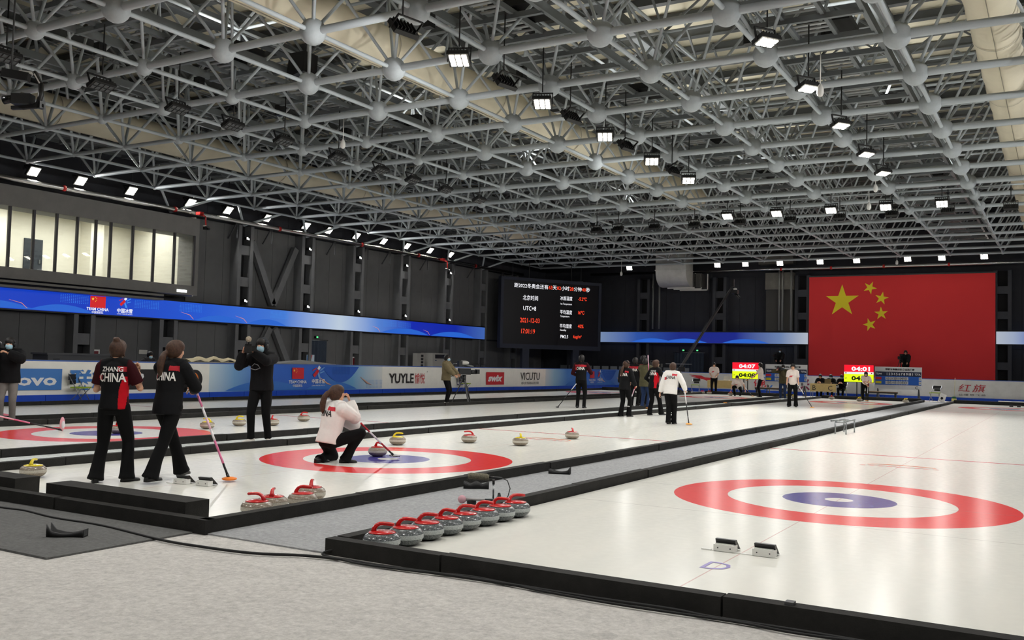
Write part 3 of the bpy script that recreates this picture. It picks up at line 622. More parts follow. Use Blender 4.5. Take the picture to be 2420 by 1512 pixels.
# ================= metal air outlet duct and flat duct box
sheet=mat('sheet_metal',(205,204,200),.35,.45,noise=.1,nscale=2); 
dt=thing('metal_duct','shiny sheet metal air outlet with curved elbow at end wall','duct',(-19.4,46.3,6.6))
MB().bx(-1.02,1.02,-.8,.5,1.02,2.28).build('riser',sheet,dt)
prof=[]; n=10
for j in range(n+1): a=PI/2*j/n; prof.append((-.8+.0+1.0*(1-math.cos(a)),1.02-1.0*math.sin(a)))
poly=[(-.8,1.02)]+prof[1:]+[(.5,.02),(.5,1.02)]
b=MB(); b.prism(poly,-1.02,1.02,M=Matrix(((0,0,1,0),(1,0,0,0),(0,1,0,0),(0,0,0,1)))); b.build('elbow',sheet,dt)
MB().bx(-.6,1.5,.5,1.6,.02,.9).build('outlet_throat',mat('duct_dark',(70,68,66),.6),dt)
for k in range(3): MB().bx(-.7+k*.3,1.2+k*.3,.5+k*.34,.56+k*.34,-.05-k*.05,.02-k*.05).bx(1.14+k*.3,1.2+k*.3,.5+k*.34,.56+k*.34,-.05-k*.05,.92).build('outlet_flange',white_p,dt)
MB().bx(-1.06,1.06,-.84,.54,1.0,1.06).bx(-1.06,1.06,-.84,.54,1.98,2.02).build('seam_band',sheet,dt)
dt=thing('duct_box','flat dull grey duct box beside the red flag','duct',(-13.1,YW-.4,6.45)); dull=mat('dull_sheet_metal',(110,108,102),.6,.3,noise=.2,nscale=2)
MB().bx(-.85,.85,-.4,.3,0,1.05).build('box',dull,dt); MB().bx(-1.3,.85,-.4,.3,1.6,2.2).build('upper_box',dull,dt); MB().bx(-.85,.8,-.2,.3,-2.6,0).build('chase',mat('chase_grey',(70,69,67),.7),dt)
# ================= advertising barriers (padded boards with printed vinyl)
vin=mat('white_vinyl',(242,240,234),.45,noise=.04,nscale=3,bump=.25,bscale=5); bluepad=mat('blue_foam_pad',(16,72,190),.6,noise=.08,nscale=3)
def vinyl_ramp(key,lo,hi,stops):
    m=led_mat(key,0,lo,hi,stops,0.); nt=m.node_tree; b=nt.nodes['Principled BSDF']; cr=[n for n in nt.nodes if n.type=='VALTORGB'][0]
    for l in list(nt.links):
        if l.to_socket==b.inputs['Emission Color']: nt.links.remove(l)
    nt.links.new(cr.outputs[0],b.inputs['Base Color']); b.inputs['Roughness'].default_value=.45; return m
def vm(k,c): return mat(k,c,.5)
pr_black=vm('print_black',(30,28,30)); pr_red=vm('print_red',(205,40,52)); pr_white=vm('print_white',(235,235,238)); pr_blue=vm('print_mid_blue',(66,125,200)); pr_or=vm('print_orange',(224,120,40)); pr_yel=vm('print_yellow',(245,205,60)); pr_dot=vm('print_dots',(120,170,225)); pr_wave=vm('print_wave_blue',(58,118,205)); pr_flesh=vm('print_peach',(222,170,150)); pr_deep=vm('print_deep_blue',(40,92,190))
def barrier(label,origin,rz,L,facem,seed=0,base=.24,H=1.18):
    """local x along the barrier, front towards -y"""
    t=thing('advertising_barrier',label,'barrier',origin,rz); rnd=random.Random(seed)
    n=int(L*5); nz=6; vs=[];fs=[]
    ph=[rnd.uniform(0,6) for _ in range(4)]
    for j in range(nz+1):
        for i in range(n+1):
            x=L*i/n; z=base+(H-base)*j/nz; wv=.012*math.sin(x*2.3+ph[0]+z*3)+.008*math.sin(x*5.1-z*6+ph[1])
            e=min(1,min(x,L-x)*2); vs.append((x,-.2+wv*e*(1 if 0<j<nz else .3),z))
    for j in range(nz):
        for i in range(n): a=j*(n+1)+i; fs.append((a,a+1,a+n+2,a+n+1))
    b=MB(); b.add(vs,fs,0,True); b.bx(0,L,-.17,.12,base,H); b.build('printed_cover',facem,t)
    MB().bx(0,L,-.2,.15,H,H+.035).build('top_cap',mat('cap_blue',(60,96,175),.5),t)
    x=0
    while x<L-.01: e=min(L,x+1.55); MB().bx(x+.008,e-.008,-.24,.1,-.02,base).build('base_pad',bluepad,t); x=e
    return t
PF=Matrix(((1,0,0,0),(0,0,-1,-.222),(0,1,0,0),(0,0,0,1)))   # x along, y up, z out
def P(x,z,d=0): return PF@Matrix.Translation((x,z,d))
def prn(t,name,poly,m,d=0.): return MB().prism(poly,d,d+.003,M=PF).build(name,m,t)
def rect(x0,x1,z0,z1): return [(x0,z0),(x1,z0),(x1,z1),(x0,z1)]
def blue_art(t,L,cx,left=True):
    for x,h,a in((cx-1.6,1.9,.34),(cx+1.9,1.5,.3)):
        wave(MB(),0,x,.27,a,h).build('wave_graphic',pr_wave,t,M=PF)
    wave(MB(),0,cx+2.4,1.15,.62,1.1,-1).build('wave_graphic',pr_deep,t,M=P(0,0,.002))
    for s in(1.15,3.6): MB().path([(cx+s,.75,.005),(cx+s+.45,.5,.006),(cx+s+.75,.42,.005)],[.004,.035,.004],6).build('peach_streak',pr_flesh,t,M=PF)
    flag_mark(t,P(cx,.88),.62,pr_red,pr_yel); text('lettering','TEAM CHINA',P(cx,.56,.006),pr_white,t,width=.95,bold=.02); text('lettering','中国国家队',P(cx,.42,.006),pr_white,t,width=.52,bold=.01)
    skier_mark(t,P(cx+1.12,.88),.62,pr_red,pr_dot,pr_white); text('lettering','中国冰雪',P(cx+1.12,.58,.006),pr_white,t,width=.72,bold=.02); text('lettering','CHINA WINTER SPORTS',P(cx+1.12,.42,.006),pr_white,t,width=.72)
    for x0,z0 in((cx+1.9,.85),(cx+4.,.3)):
        b=MB()
        for i in range(12):
            for j in range(7): b.bx(x0+i*.09,x0+i*.09+.035,z0+j*.05,z0+j*.05+.02,.004,.006)
        tag(b.build('dot_pattern',pr_dot,t,M=PF),kind='stuff')
BX=-22.6; RZ=PI/2   # local x -> +Y, front (-y) -> +X
def side(y0,y1,label,m,seed): return barrier(label,(BX,y0,0),RZ,y1-y0,m,seed)
side(-4,2.,'white barrier panel left of the frame edge',vin,1)
t=side(2.,7.4,'white barrier panel with blue lenovo print behind the folding chair',vin,2)
prn(t,'blue_field',rect(1.2,3.58,.38,.97),pr_blue); text('lettering','lenovo',P(2.4,.66,.005),pr_white,t,width=2.05,height=.32,bold=.03); text('lettering','联想',P(4.55,.66,.004),pr_blue,t,width=1.45,height=.6,bold=.035)
t=side(7.4,10.95,'white barrier panel with black pill shaped logo and orange disc',vin,3)
pill=[(.35,.36),(2.95,.36)]+[(2.95+.3*math.sin(rad(a)),.67-.31*math.cos(rad(a))) for a in range(15,180,15)]+[(2.95,.98),(.35,.98)]+[(.35-.3*math.sin(rad(a)),.67+.31*math.cos(rad(a))) for a in range(15,180,15)]
prn(t,'black_pill',pill,pr_black); text('lettering','3',P(.75,.67,.005),pr_white,t,width=.4,height=.38,bold=.04,shear=.2); text('lettering','Y',P(2.35,.67,.005),pr_white,t,width=.4,height=.38,bold=.04,shear=.2)
prn(t,'orange_disc',[(2.88+.2*math.cos(rad(a)),.67+.22*math.sin(rad(a))) for a in range(0,360,15)],pr_or,.004)
blue1=vinyl_ramp('blue_vinyl_left',0,9.2,[(0,(200,220,235)),(.12,(120,170,220)),(.28,(48,104,205)),(.6,(46,100,200)),(.8,(110,170,215)),(1,(222,226,226))])
t=side(10.95,20.2,'blue barrier panel with TEAM CHINA print behind hooded cameraman',blue1,4); blue_art(t,9.2,4.2)
t=side(20.2,23.75,'white barrier panel printed YUYLE in black and red',vin,5)
text('lettering','YUYLE',P(1.32,.68,.004),pr_black,t,width=1.75,height=.42,bold=.02); text('lettering','愉悦',P(2.65,.68,.004),pr_red,t,width=.75,height=.46,bold=.0); text('lettering','®',P(3.2,.98,.004),pr_black,t,height=.07)
t=side(23.75,27.5,'white barrier panel with sparse navy letters behind the tripod camera',vin,6); navy=vm('print_navy',(50,60,130)); text('lettering','J',P(1.2,.5,.004),navy,t,height=.3); text('lettering','UO',P(2.35,.5,.004),navy,t,height=.3)
t=side(27.5,31.05,'white barrier panel with red swix square',vin,7); prn(t,'red_square',rect(.9,2.62,.36,.98),pr_red); text('lettering','swix',P(1.76,.68,.005),pr_white,t,width=1.4,height=.34,bold=.05,shear=.25)
t=side(31.05,34.6,'white barrier panel printed VICUTU in thin black letters',vin,8); text('lettering','VICUTU',P(1.8,.78,.004),pr_black,t,width=2.1,height=.4); text('lettering','威可多 男装高级定制专家',P(1.8,.42,.004),vm('print_grey',(110,108,108)),t,width=1.9,height=.13)
blue2=vinyl_ramp('blue_vinyl_right',0,10.4,[(0,(215,225,232)),(.1,(150,195,225)),(.25,(70,130,210)),(.5,(50,105,205)),(.85,(56,110,205)),(1,(120,165,220))])
t=side(34.6,45.2,'blue barrier panel behind the group of players far left',blue2,9); blue_art(t,10.4,5.9)
# far end barriers (grey, shrink-wrapped)
fvin=mat('far_grey_vinyl',(206,206,204),.3,noise=.08,nscale=2,bump=.35,bscale=4)
def far(x0,x1,label,seed): return barrier(label,(x0,45.2,0),0,x1-x0,fvin,seed,base=.2,H=1.14)
t=far(-22.4,-15.2,'grey far barrier panel with red brush stroke logo',21); 
prn(t,'red_swoosh',[(4.5,1.02),(5.3,.98),(6.2,.62),(6.6,.3),(6.3,.28),(5.8,.62),(5.2,.85)],pr_red); prn(t,'red_swoosh',[(4.6,.92),(5.9,.86),(6.3,.74),(5.2,.78)],pr_red,.004)
t=far(-15.2,-11.8,'grey far barrier panel with oval red lettering below the left clock',22); text('lettering','伊利',P(1.75,.62,.004),pr_red,t,width=.75,height=.45,bold=.03)
ring=[(1.8+.72*math.cos(rad(a)),.6+.42*math.sin(rad(a))) for a in range(-120,75,12)]+[(1.78+.64*math.cos(rad(a)),.6+.36*math.sin(rad(a))) for a in range(74,-121,-12)]
prn(t,'blue_oval',ring,pr_wave)
t=far(-11.8,-8.,'grey far barrier panel with large purple character behind desk',23); text('lettering','米',P(.95,.62,.004),vm('print_maroon',(128,38,72)),t,width=.62,height=.72,bold=.03)
t=far(-8.,-3.6,'grey far barrier panel behind the right scoreboard',24); 
t=far(-3.6,1.2,'grey far barrier panel with red brush characters at right',25); text('lettering','红旗',P(1.55,.72,.004),vm('print_crimson',(178,28,44)),t,width=1.35,height=.42,shear=.2,space=1.3); text('lettering','让 理 想 飞 扬',P(1.55,.36,.004),pr_black,t,width=1.3,height=.1)
t=far(1.2,5.2,'grey far barrier panel with blue characters at right frame edge',26); text('lettering','冰',P(.55,.6,.004),vm('print_teal',(40,110,165)),t,width=.8,height=.75,bold=.02)
# ================= far end equipment
def clock(x,y,label,a,b):
    t=thing('timer_board',label,'timer',(x,y,0)); 
    MB().bx(-.78,.78,0,.1,.88,1.84).build('cabinet',blackp,t); Mt=Matrix(((1,0,0,0),(0,0,-1,-.004),(0,1,0,0),(0,0,0,1)))
    MB().bx(-.76,.76,-.004,0,1.44,1.82).build('red_field',mat('clock_red',(20,0,0),.4,emit=(245,20,45),es=1.1),t); MB().bx(-.76,.76,-.004,0,1.32,1.44).build('white_field',mat('clock_white',(20,20,20),.4,emit=(235,240,235),es=1.),t); MB().bx(-.76,.76,-.004,0,.9,1.32).build('yellow_field',mat('clock_yellow',(20,20,0),.4,emit=(225,250,20),es=1.1),t)
    text('digits',a,Mt@Matrix.Translation((.1,1.61,.003)),led_white,t,width=.95,height=.24,bold=.04); text('digits',b,Mt@Matrix.Translation((.1,1.1,.003)),mat('clock_digit_dark',(10,30,10),.5),t,width=.95,height=.24,bold=.04); text('mark','>',Mt@Matrix.Translation((-.66,1.1,.003)),MATS['clock_digit_dark'],t,height=.1)
    for s in(-1,1): MB().lathe([(.03,0),(.035,.005)],12,M=Mt@Matrix.Translation((s*.66,1.38,.002))).build('dot_mark',pr_red,t)
    MB().bx(-.3,.5,-.003,-.001,1.36,1.39).build('title_line',mat('clock_title_grey',(120,140,120),.5),t)
    for s in(-.1,.12): MB().tube((s,.06,0),(s,.06,.9),.028,n=8).build('post',blackp,t)
    MB().bx(-.3,.3,-.2,.3,-.02,.03).build('foot',blackp,t)
clock(-13.55,42.3,'left red and yellow game clock reading 04:07 and 04:08','04:07','04:08'); clock(-7.36,42.3,'right red and yellow game clock reading 04:01','04:01','04:01')
sb_w=mat('board_white',(205,206,208),.5); sb_n=mat('board_navy',(24,34,62),.5); sb_b=mat('board_blue',(30,92,185),.5)
def scoreboard(x,wd,label,r1,r2,ch):
    t=thing('scoreboard',label,'scoreboard',(x,43.,0)); Mt=Matrix(((1,0,0,0),(0,0,-1,-.004),(0,1,0,0),(0,0,0,1)))
    MB().bx(0,wd,0,.06,.56,1.76).build('board',sb_w,t); MB().bx(.02,wd-.02,-.004,0,1.26,1.5).build('navy_band',sb_n,t); MB().bx(.02,wd-.02,-.004,0,.8,1.26).build('blue_band',sb_b,t)
    text('lettering','国家冰壶集训队奥运选拔赛',Mt@Matrix.Translation((wd*.54,1.62,.003)),pr_black,t,width=wd*.62,height=.12,bold=.03)
    text('lettering','TEAM',Mt@Matrix.Translation((.2,1.38,.004)),pr_white,t,width=.3,height=.1,bold=.02); text('lettering','TOTAL',Mt@Matrix.Translation((wd-.2,1.38,.004)),pr_white,t,width=.3,height=.1,bold=.02)
    for i in range(11): text('end_number',str(i+1),Mt@Matrix.Translation((.62+i*(wd-1.05)/10.5,1.38,.004)),pr_white,t,height=.13,bold=.02)
    for z,cm,row in((1.14,pr_red,r1),(.92,mat('team_yellow',(215,200,40),.5),r2)):
        MB().bx(.04,.34,-.008,-.004,z-.07,z+.07).build('team_plate',cm,t)
        for i,c_ in enumerate(row):
            if c_==' ': continue
            xx=.62+i*(wd-1.05)/10.5; MB().bx(xx-.075,xx+.075,-.008,-.004,z-.08,z+.08).build('score_card',sb_w,t); text('digits',c_,Mt@Matrix.Translation((xx,z,.006)),pr_black,t,height=.1,bold=.02)
        MB().bx(wd-.14,wd-.03,-.008,-.004,z-.08,z+.08).build('score_card',sb_w,t); text('digits','9',Mt@Matrix.Translation((wd-.085,z,.006)),pr_black,t,height=.1,bold=.02)
    MB().bx(.02,wd-.02,-.004,0,.79,.8).build('line',sb_n,t)
    text('lettering',ch,Mt@Matrix.Translation((wd-.25,.67,.004)),pr_black,t,height=.16,bold=.02)
    for s in(.15,wd-.15): MB().bar((s,.1,.6),(s,.5,0),.05,.05).bar((s,.03,.6),(s,-.25,0),.05,.05).build('easel_leg',dark_steel,t)
scoreboard(-12.6,2.35,'left blue and white scoreboard partly behind cameraman','0101','1010','B'); scoreboard(-6.65,2.35,'right blue and white scoreboard marked C','010200402','102021030','C')
wood=mat('pale_wood_laminate',(196,170,112),.5,noise=.08,nscale=8)
def desk(x,y,wd,label,letters=''):
    t=thing('desk',label,'desk',(x,y,0)); MB().bx(0,wd,-.3,.3,.72,.75).build('desk_top',wood,t); MB().bx(.02,wd-.02,-.28,-.26,.32,.72).build('front_panel',wood,t)
    for s in(.06,wd-.06):
        for q in(-.24,.24): MB().tube((s,q,0),(s,q,.72),.018,n=8).build('leg',steel,t)
    for k,l in enumerate(letters): text('lettering',l,Matrix(((1,0,0,0),(0,0,-1,-.285),(0,1,0,0),(0,0,0,1)))@Matrix.Translation((wd*(.17+.6*k),.52,0)),pr_black,t,height=.26)
    return t
desk(-9.9,42.4,1.42,'pale wooden desk lettered B and C with three seated officials','BC'); desk(-15.75,42.4,1.75,'pale wooden desk behind the left clock')
def bench(x,y,wd,label):
    t=thing('bench',label,'bench',(x,y,0)); MB().bx(0,wd,-.18,.18,.4,.44).build('bench_top',mat('bench_brown',(120,98,78),.6),t); MB().bx(0,wd,-.15,.15,.34,.4).build('apron',blackp,t)
    for s in(.1,wd-.1): MB().bx(s-.04,s+.04,-.15,.15,0,.36).build('leg',blackp,t)
bench(-12.9,42.1,1.6,'low bench under the left scoreboard'); bench(-7.,42.,1.65,'low bench under the right scoreboard')
# folding chairs: black back, lime seat
lime=mat('lime_seat',(152,176,50),.6); greym=mat('chair_tube',(140,142,145),.3,.7)
def chair_proto():
    q=[]; q.append(('seat',MB().bx(-.22,.22,-.2,.2,.43,.47),lime)); q.append(('backrest',MB().bx(-.23,.23,-.26,-.235,.66,.82),blackp)); q.append(('back_pad',MB().bx(-.15,.15,-.255,-.23,.54,.65),blackp))
    for s in(-.22,.22):
        q.append(('leg',MB().tube((s,-.27,.84),(s,.2,0),.012,n=8),greym)); q.append(('leg',MB().tube((s,.16,.43),(s,-.24,0),.012,n=8),greym))
    q.append(('cross_bar',MB().tube((-.22,-.24,.02),(.22,-.24,.02),.01,n=8),greym))
    return [(n,b.mesh(n,[m])) for n,b,m in q]
CH=chair_proto()
def chair(x,y,rz,label):
    t=thing('folding_chair',label,'chair',(x,y,0),rz,'lime folding chairs')
    for n,m in CH: obj(n,m,t)
chair(-22.1,6.0,-PI/2+.5,'lime folding chair by the lenovo barrier panel'); chair(-21.95,25.9,-PI/2+.3,'lime folding chair half hidden behind the tripod camera')
chair(-16.4,42.0,PI+.1,'lime folding chair left of the far left desk'); chair(-3.6,42.6,PI-.3,'lime folding chair at the far end of the grey runner')
for x,l in((-9.5,'chair of the left official at the lettered desk'),(-8.93,'chair of the middle official at the lettered desk'),(-8.36,'chair of the right official at the lettered desk')): chair(x,43.05,PI,l)
# camera platforms behind the far barrier
for x,l in((-12.6,'black camera platform left of the flag'),(-5.6,'black camera platform in front of the flag')): tag(MB().bx(x-1,x+1,46.2,47.6,-.02,1.05).build('camera_platform',blackp),l,'platform')
# curtains and exit signs
curt=mat('dark_curtain',(48,58,72),.8,noise=.1,nscale=5)
def curtain(o,rz,wd,h,label):
    n=int(wd*24); vs=[];fs=[]
    for z in(0,h):
        for i in range(n+1): vs.append((wd*i/n,.04*math.sin(i*1.1)+.02*math.sin(i*.37),z))
    for i in range(n): fs.append((i,i+1,n+2+i,n+1+i))
    t=thing('door_curtain',label,'curtain',o,rz); b=MB(); b.add(vs,fs,0,True); b.build('cloth',curt,t); MB().tube((-.1,0,h+.02),(wd+.1,0,h+.02),.02,n=8).build('rail',steel,t)
curtain((XW+.15,24.,0),PI/2,1.1,2.33,'dark blue curtain over doorway in the left wall'); curtain((-20.05,YW-.3,0),0,2.,2.42,'dark blue curtain over doorway behind the camera crane')
exitg=mat('exit_green_glow',(10,60,30),.5,emit=(90,235,140),es=1.4)
for o,rz,l in(((XW+.1,24.45,2.5),PI/2,'green exit sign above left wall curtain'),((-19.48,YW-.2,2.58),0,'left green exit sign above the far curtain'),((-18.52,YW-.2,2.58),0,'right green exit sign above the far curtain')):
    t=thing('exit_sign',l,'exit sign',o,rz); MB().bx(-.11,.11,-.02,.3,-.05,.06).build('housing',blackp,t); MB().bx(-.06,.06,-.025,-.02,-.035,.045).build('glowing_face',exitg,t)
# wall items on the left
def hydrant(o,rz,label):
    t=thing('hydrant_box',label,'fire cabinet',o,rz); MB().bx(-.27,.27,-.16,0,.85,1.58).build('frame',white_p,t); MB().bx(-.21,.21,-.17,-.16,.9,1.52).build('door',mat('maroon_door',(110,30,38),.4),t)
hydrant((XW+.02,11.9,0),PI/2,'red fire cabinet with white frame behind the short-sleeved player'); hydrant((XW+.02,27.35,0),PI/2,'red fire cabinet with white frame right of the medal poster'); hydrant((-23.4,YW-.05,0),0,'red fire cabinet on the end wall behind players')
t=thing('medal_poster','small poster showing a gold medal on red ribbon','poster',(XW+.4,23.68,1.)); MB().bx(0,.02,-.27,.27,0,.62).build('board',vm('poster_sky',(196,212,226)),t); MB().bx(.02,.024,-.25,-.17,.02,.6).build('edge_band',vm('poster_band',(90,150,220)),t)
Mp=Matrix(((0,0,1,.026),(1,0,0,0),(0,1,0,0),(0,0,0,1)))
MB().prism([(-.12,.6),(-.04,.6),(.02,.3),(-.02,.3)],0,.003,M=Mp).prism([(.12,.6),(.05,.6),(-.02,.3),(.02,.3)],0,.003,M=Mp).build('red_ribbon',pr_red,t); MB().prism([(.15*math.cos(rad(a)),.16+.15*math.sin(rad(a))) for a in range(0,360,15)],0,.006,M=Mp).build('gold_medal',vm('poster_gold',(222,168,60)),t)
t=thing('air_conditioner','tall grey cabinet air conditioner by the left wall','air conditioner',(XW+.9,33.5,0)); MB().bx(-.4,.4,-.75,.75,0,1.92).build('cabinet',mat('ac_grey',(150,148,142),.5),t); MB().bx(.4,.42,-.5,.7,1.62,1.84).build('air_grille',blackp,t); MB().bx(.4,.42,-.5,-.35,1.48,1.53).build('badge',mat('ac_badge',(30,50,90),.5),t); MB().bx(.4,.41,-.6,.7,.1,.9).build('lower_grille',mat('ac_grille',(120,118,112),.6),t)
t=thing('control_panel','small grey control box with four dark meters','control box',(XW+.8,32.1,1.1)); MB().bx(-.15,.15,-.35,.35,-1.1,.78).build('case',MATS['ac_grey'],t)
for z in(.1,.28,.46,.64): MB().bx(.15,.16,.02,.24,z-.06,z+.06).build('meter',blackp,t)
t=thing('equipment_case','long dark equipment case behind the left barrier','case',(-26.,8.4,0)); MB().bx(-.4,.4,-1.15,1.15,0,1.42).build('case_body',mat('case_grey',(66,67,70),.6),t); MB().bx(-.44,.44,-1.2,1.2,1.36,1.42).build('lid',mat('case_lid',(76,77,80),.6),t)
for s in(-.85,.85): MB().bx(.4,.42,s-.1,s+.1,1.15,1.24).build('grip_hole',blackp,t)
t=thing('tarp_cover','folded beige tarpaulin lying on top of the left barrier','tarpaulin',(-23.1,11.6,1.21)); beige=mat('beige_tarp',(196,182,144),.8,noise=.1,nscale=5)
vs=[];fs=[]; rnd=random.Random(5); n,k=12,5
for j in range(k+1):
    for i in range(n+1): vs.append((-.35+.7*j/k,-1.1+2.2*i/n,.02+.12*math.sin(PI*i/n)**.6*(.5+.5*math.sin(i*1.7+j))+.1*math.sin(PI*j/k)))
for j in range(k):
    for i in range(n): a=j*(n+1)+i; fs.append((a,a+1,a+n+2,a+n+1))
b=MB(); b.add(vs,fs,0,True); b.build('cloth',beige,t); MB().bx(-.3,.3,-1.,1.,-.005,.03).build('folded_layer',beige,t)
t=thing('parasol_case','low dark pyramid case lid behind the blue panel','case',(-24.,17.,0)); b=MB(); b.bx(-.5,.5,-1.6,1.6,0,1.22); b.add([(-.5,-1.6,1.22),(.5,-1.6,1.22),(.5,1.6,1.22),(-.5,1.6,1.22),(0,0,1.38)],[(0,1,4),(1,2,4),(2,3,4),(3,0,4)]); b.build('case_body',mat('olive_case',(52,52,46),.7),t)
tag(MB().bx(XW+.02,XW+.06,14.05,14.45,1.45,1.62).build('wall_notice',mat('notice_paper',(190,188,180),.6)),'small pale notice on left wall behind the ponytail woman','notice')
tag(MB().bx(XW+.02,XW+.14,18.9,19.2,1.5,1.82).build('switch_box',mat('switch_cream',(196,190,172),.5)),'cream switch box on wall left of the hooded cameraman','switch box')
for i,y in enumerate((19.15,23.2,27.,31.05,35.4)):
    for j,z in enumerate((3.95,6.75)):
        t=thing('spot_lamp',f'small white spot lamp {"low" if j==0 else "high"} on the {ORD[10-4-i]} column from the screen','spot lamp',(XW+.55,y,z)); MB().bx(-.12,.05,-.09,.09,-.06,.06).build('housing',blackp,t); MB().bx(.05,.06,-.08,.0,-.05,.05).bx(.05,.06,.02,.08,-.07,.0).build('lens',mat('spot_glow',(255,255,255),.4,emit=(250,250,245),es=2.2),t)
# stacked chairs / crowd rail under the screen
for k in range(15):
    x=-27.2+k*.62; y=45.9
    t=thing('stacking_chair',f'{ORD[k]} grey upright chair from left in the row under the screen','chair',(x,y,0),0,'row of grey chairs under the corner screen'); gc=mat('chair_grey',(118,122,124),.5)
    MB().bx(-.24,.24,-.22,.22,.6,.66).build('seat',gc,t); MB().bx(-.24,.24,.18,.22,.66,1.42).build('backrest',gc,t)
    for s in(-.2,.2): MB().tube((s,-.2,0),(s,-.2,.6),.02,n=6).build('leg',gc,t); MB().tube((s,.2,0),(s,.2,.62),.02,n=6).build('leg',gc,t)
t=thing('crowd_rail','dark low railing left of the screen posts','railing',(XW+1.2,35.,0)); 
for k in range(14): MB().tube((0,k*.28,0),(0,k*.28,1.35),.015,n=6).build('bar',steel,t)
MB().tube((0,0,1.35),(0,3.64,1.35),.02,n=6).build('top_rail',steel,t)
# ================= camera crane
t=thing('camera_crane','tall black camera crane rising at far left of the end wall','camera crane',(-16.2,38.9,0)); 
MB().tube((0,0,.3),(-.05,.1,1.35),.07).build('mast',blackp,t)
for a in(0,120,240): MB().bar((0,0,1.1),(.5*math.cos(rad(a)),.5*math.sin(rad(a)),.08),.05,.05).build('tripod_leg',blackp,t); MB().lathe([(.09,-.03),(.1,0),(.09,.03)],14,M=Matrix.Translation((.52*math.cos(rad(a)),.52*math.sin(rad(a)),.1))@Matrix.Rotation(PI/2,4,'X')).build('wheel',blackp,t)
MB().path([(-.6,.1,.75),(0,.1,1.5),(2.35,1.6,6.0)],[.07,.085,.06],8).build('boom_arm',mat('boom_grey',(58,58,60),.5),t)
MB().tube((-.05,.1,1.7),(2.35,1.6,6.05),.008,n=5).tube((-.2,.1,1.3),(1.2,.8,4.),.006,n=5).build('guy_wire',dark_steel,t)
MB().box((-.65,.1,.72),(.35,.3,.4)).build('counterweight',blackp,t); MB().bx(-.9,.6,.05,.1,1.62,1.66).build('monitor_bar',steel,t); MB().box((.1,-.1,1.35),(.35,.1,.25)).build('monitor',blackp,t)
h=MB().box((2.5,1.7,5.75),(.35,.3,.2)); h.box((2.4,1.65,6.25),(.12,.12,.4)); h.build('remote_head',blackp,t); MB().tube((2.5,1.7,5.65),(2.75,1.75,5.4),.08).build('lens',blackp,t); MB().ell((2.5,1.7,5.9),(.12,.12,.08)).build('white_hood',white_p,t)
# ================= curling stones
def granite(key,c1,c2,rough):
    m=mat(key,c1,rough,spec=.5); nt=m.node_tree; b=nt.nodes['Principled BSDF']; tc=nt.nodes.new('ShaderNodeTexCoord'); n=nt.nodes.new('ShaderNodeTexNoise'); n.inputs['Scale'].default_value=170; n.inputs['Detail'].default_value=3; nt.links.new(tc.outputs['Object'],n.inputs['Vector'])
    cr=nt.nodes.new('ShaderNodeValToRGB'); cr.color_ramp.elements[0].position=.4; cr.color_ramp.elements[0].color=S(*c1); cr.color_ramp.elements[1].position=.64; cr.color_ramp.elements[1].color=S(*c2); nt.links.new(n.outputs['Fac'],cr.inputs[0]); nt.links.new(cr.outputs[0],b.inputs['Base Color']); return m
GR={'grey':(granite('grey_granite',(52,56,58),(126,131,132),.2),granite('grey_strike_band',(150,156,156),(190,194,192),.6)),'tan':(granite('tan_granite',(112,100,86),(164,152,136),.22),granite('tan_strike_band',(170,164,150),(206,200,188),.6))}
HC={'red':mat('red_handle',(196,28,30),.22,spec=.6,coat=.4),'yellow':mat('yellow_handle',(228,206,30),.25,spec=.6,coat=.4)}
SPROF=[(r_,z_*1.12) for r_,z_ in ((.062,0),(.075,.004),(.105,.014),(.127,.03),(.139,.048),(.1425,.052),(.1425,.083),(.139,.09),(.128,.107),(.112,.117),(.09,.122),(.05,.122),(.001,.122))]
SMESH={}
def stone_meshes(g,h):
    if (g,h) in SMESH: return SMESH[g,h]
    body=MB().lathe(SPROF,32,mis=[0,0,0,0,0,1,0,0,0,0,0,0]).mesh('granite_body',list(GR[g]))
    cap=MB().lathe([(.098,.132),(.104,.136),(.102,.141),(.068,.148),(.034,.153),(.001,.154)],28).mesh('handle_cap',[HC[h]])
    grip=MB().path([(-.066,0,.143),(-.06,0,.165),(-.044,0,.188),(-.02,0,.201),(.01,0,.204),(.05,0,.202),(.085,0,.197),(.093,0,.195)],[.027,.021,.018,.0175,.017,.0165,.016,.009],10,flat=.85).mesh('grip',[HC[h]])
    SMESH[g,h]=[('granite_body',body),('handle_cap',cap),('grip',grip)]; return SMESH[g,h]
def stone(x,y,h,g,rz,label,group,z=0):
    t=thing('curling_stone',label,'curling stone',(x,y,z),rz,group)
    c=None
    for n,m in stone_meshes(g,h):
        o=obj(n,m,t if n!='grip' else c)
        if n=='handle_cap': c=o
for i in range(8): stone(-2.29+.003*((i*7)%4),-5.34+.2885*i,'red','grey',[.45,.3,.5,.05,.5,.35,.25,.8][i],f'{ORD[i]} red-handled grey stone from near corner in the row of eight','row of eight red stones')
for x,y,rz,l in((-4.15,-4.8,3.5,'red-handled tan stone nearest the foam corner with handle to left'),(-4.25,-4.5,2.2,'red-handled tan stone second along foam edge, handle end-on'),(-4.18,-4.17,.5,'red-handled tan stone in front of pair, handle sideways'),(-4.42,-3.78,2.2,'red-handled tan stone farthest of the four by the foam edge')): stone(x,y,'red','tan',rz,l,'four red stones by the foam edge')
stone(-8.04,-4.46,'yellow','tan',2.2,'yellow-handled stone on ice behind the left foam block','scattered stones'); stone(-8.62,-4.78,'yellow','tan',.5,'stone just cut by the left frame edge','scattered stones')
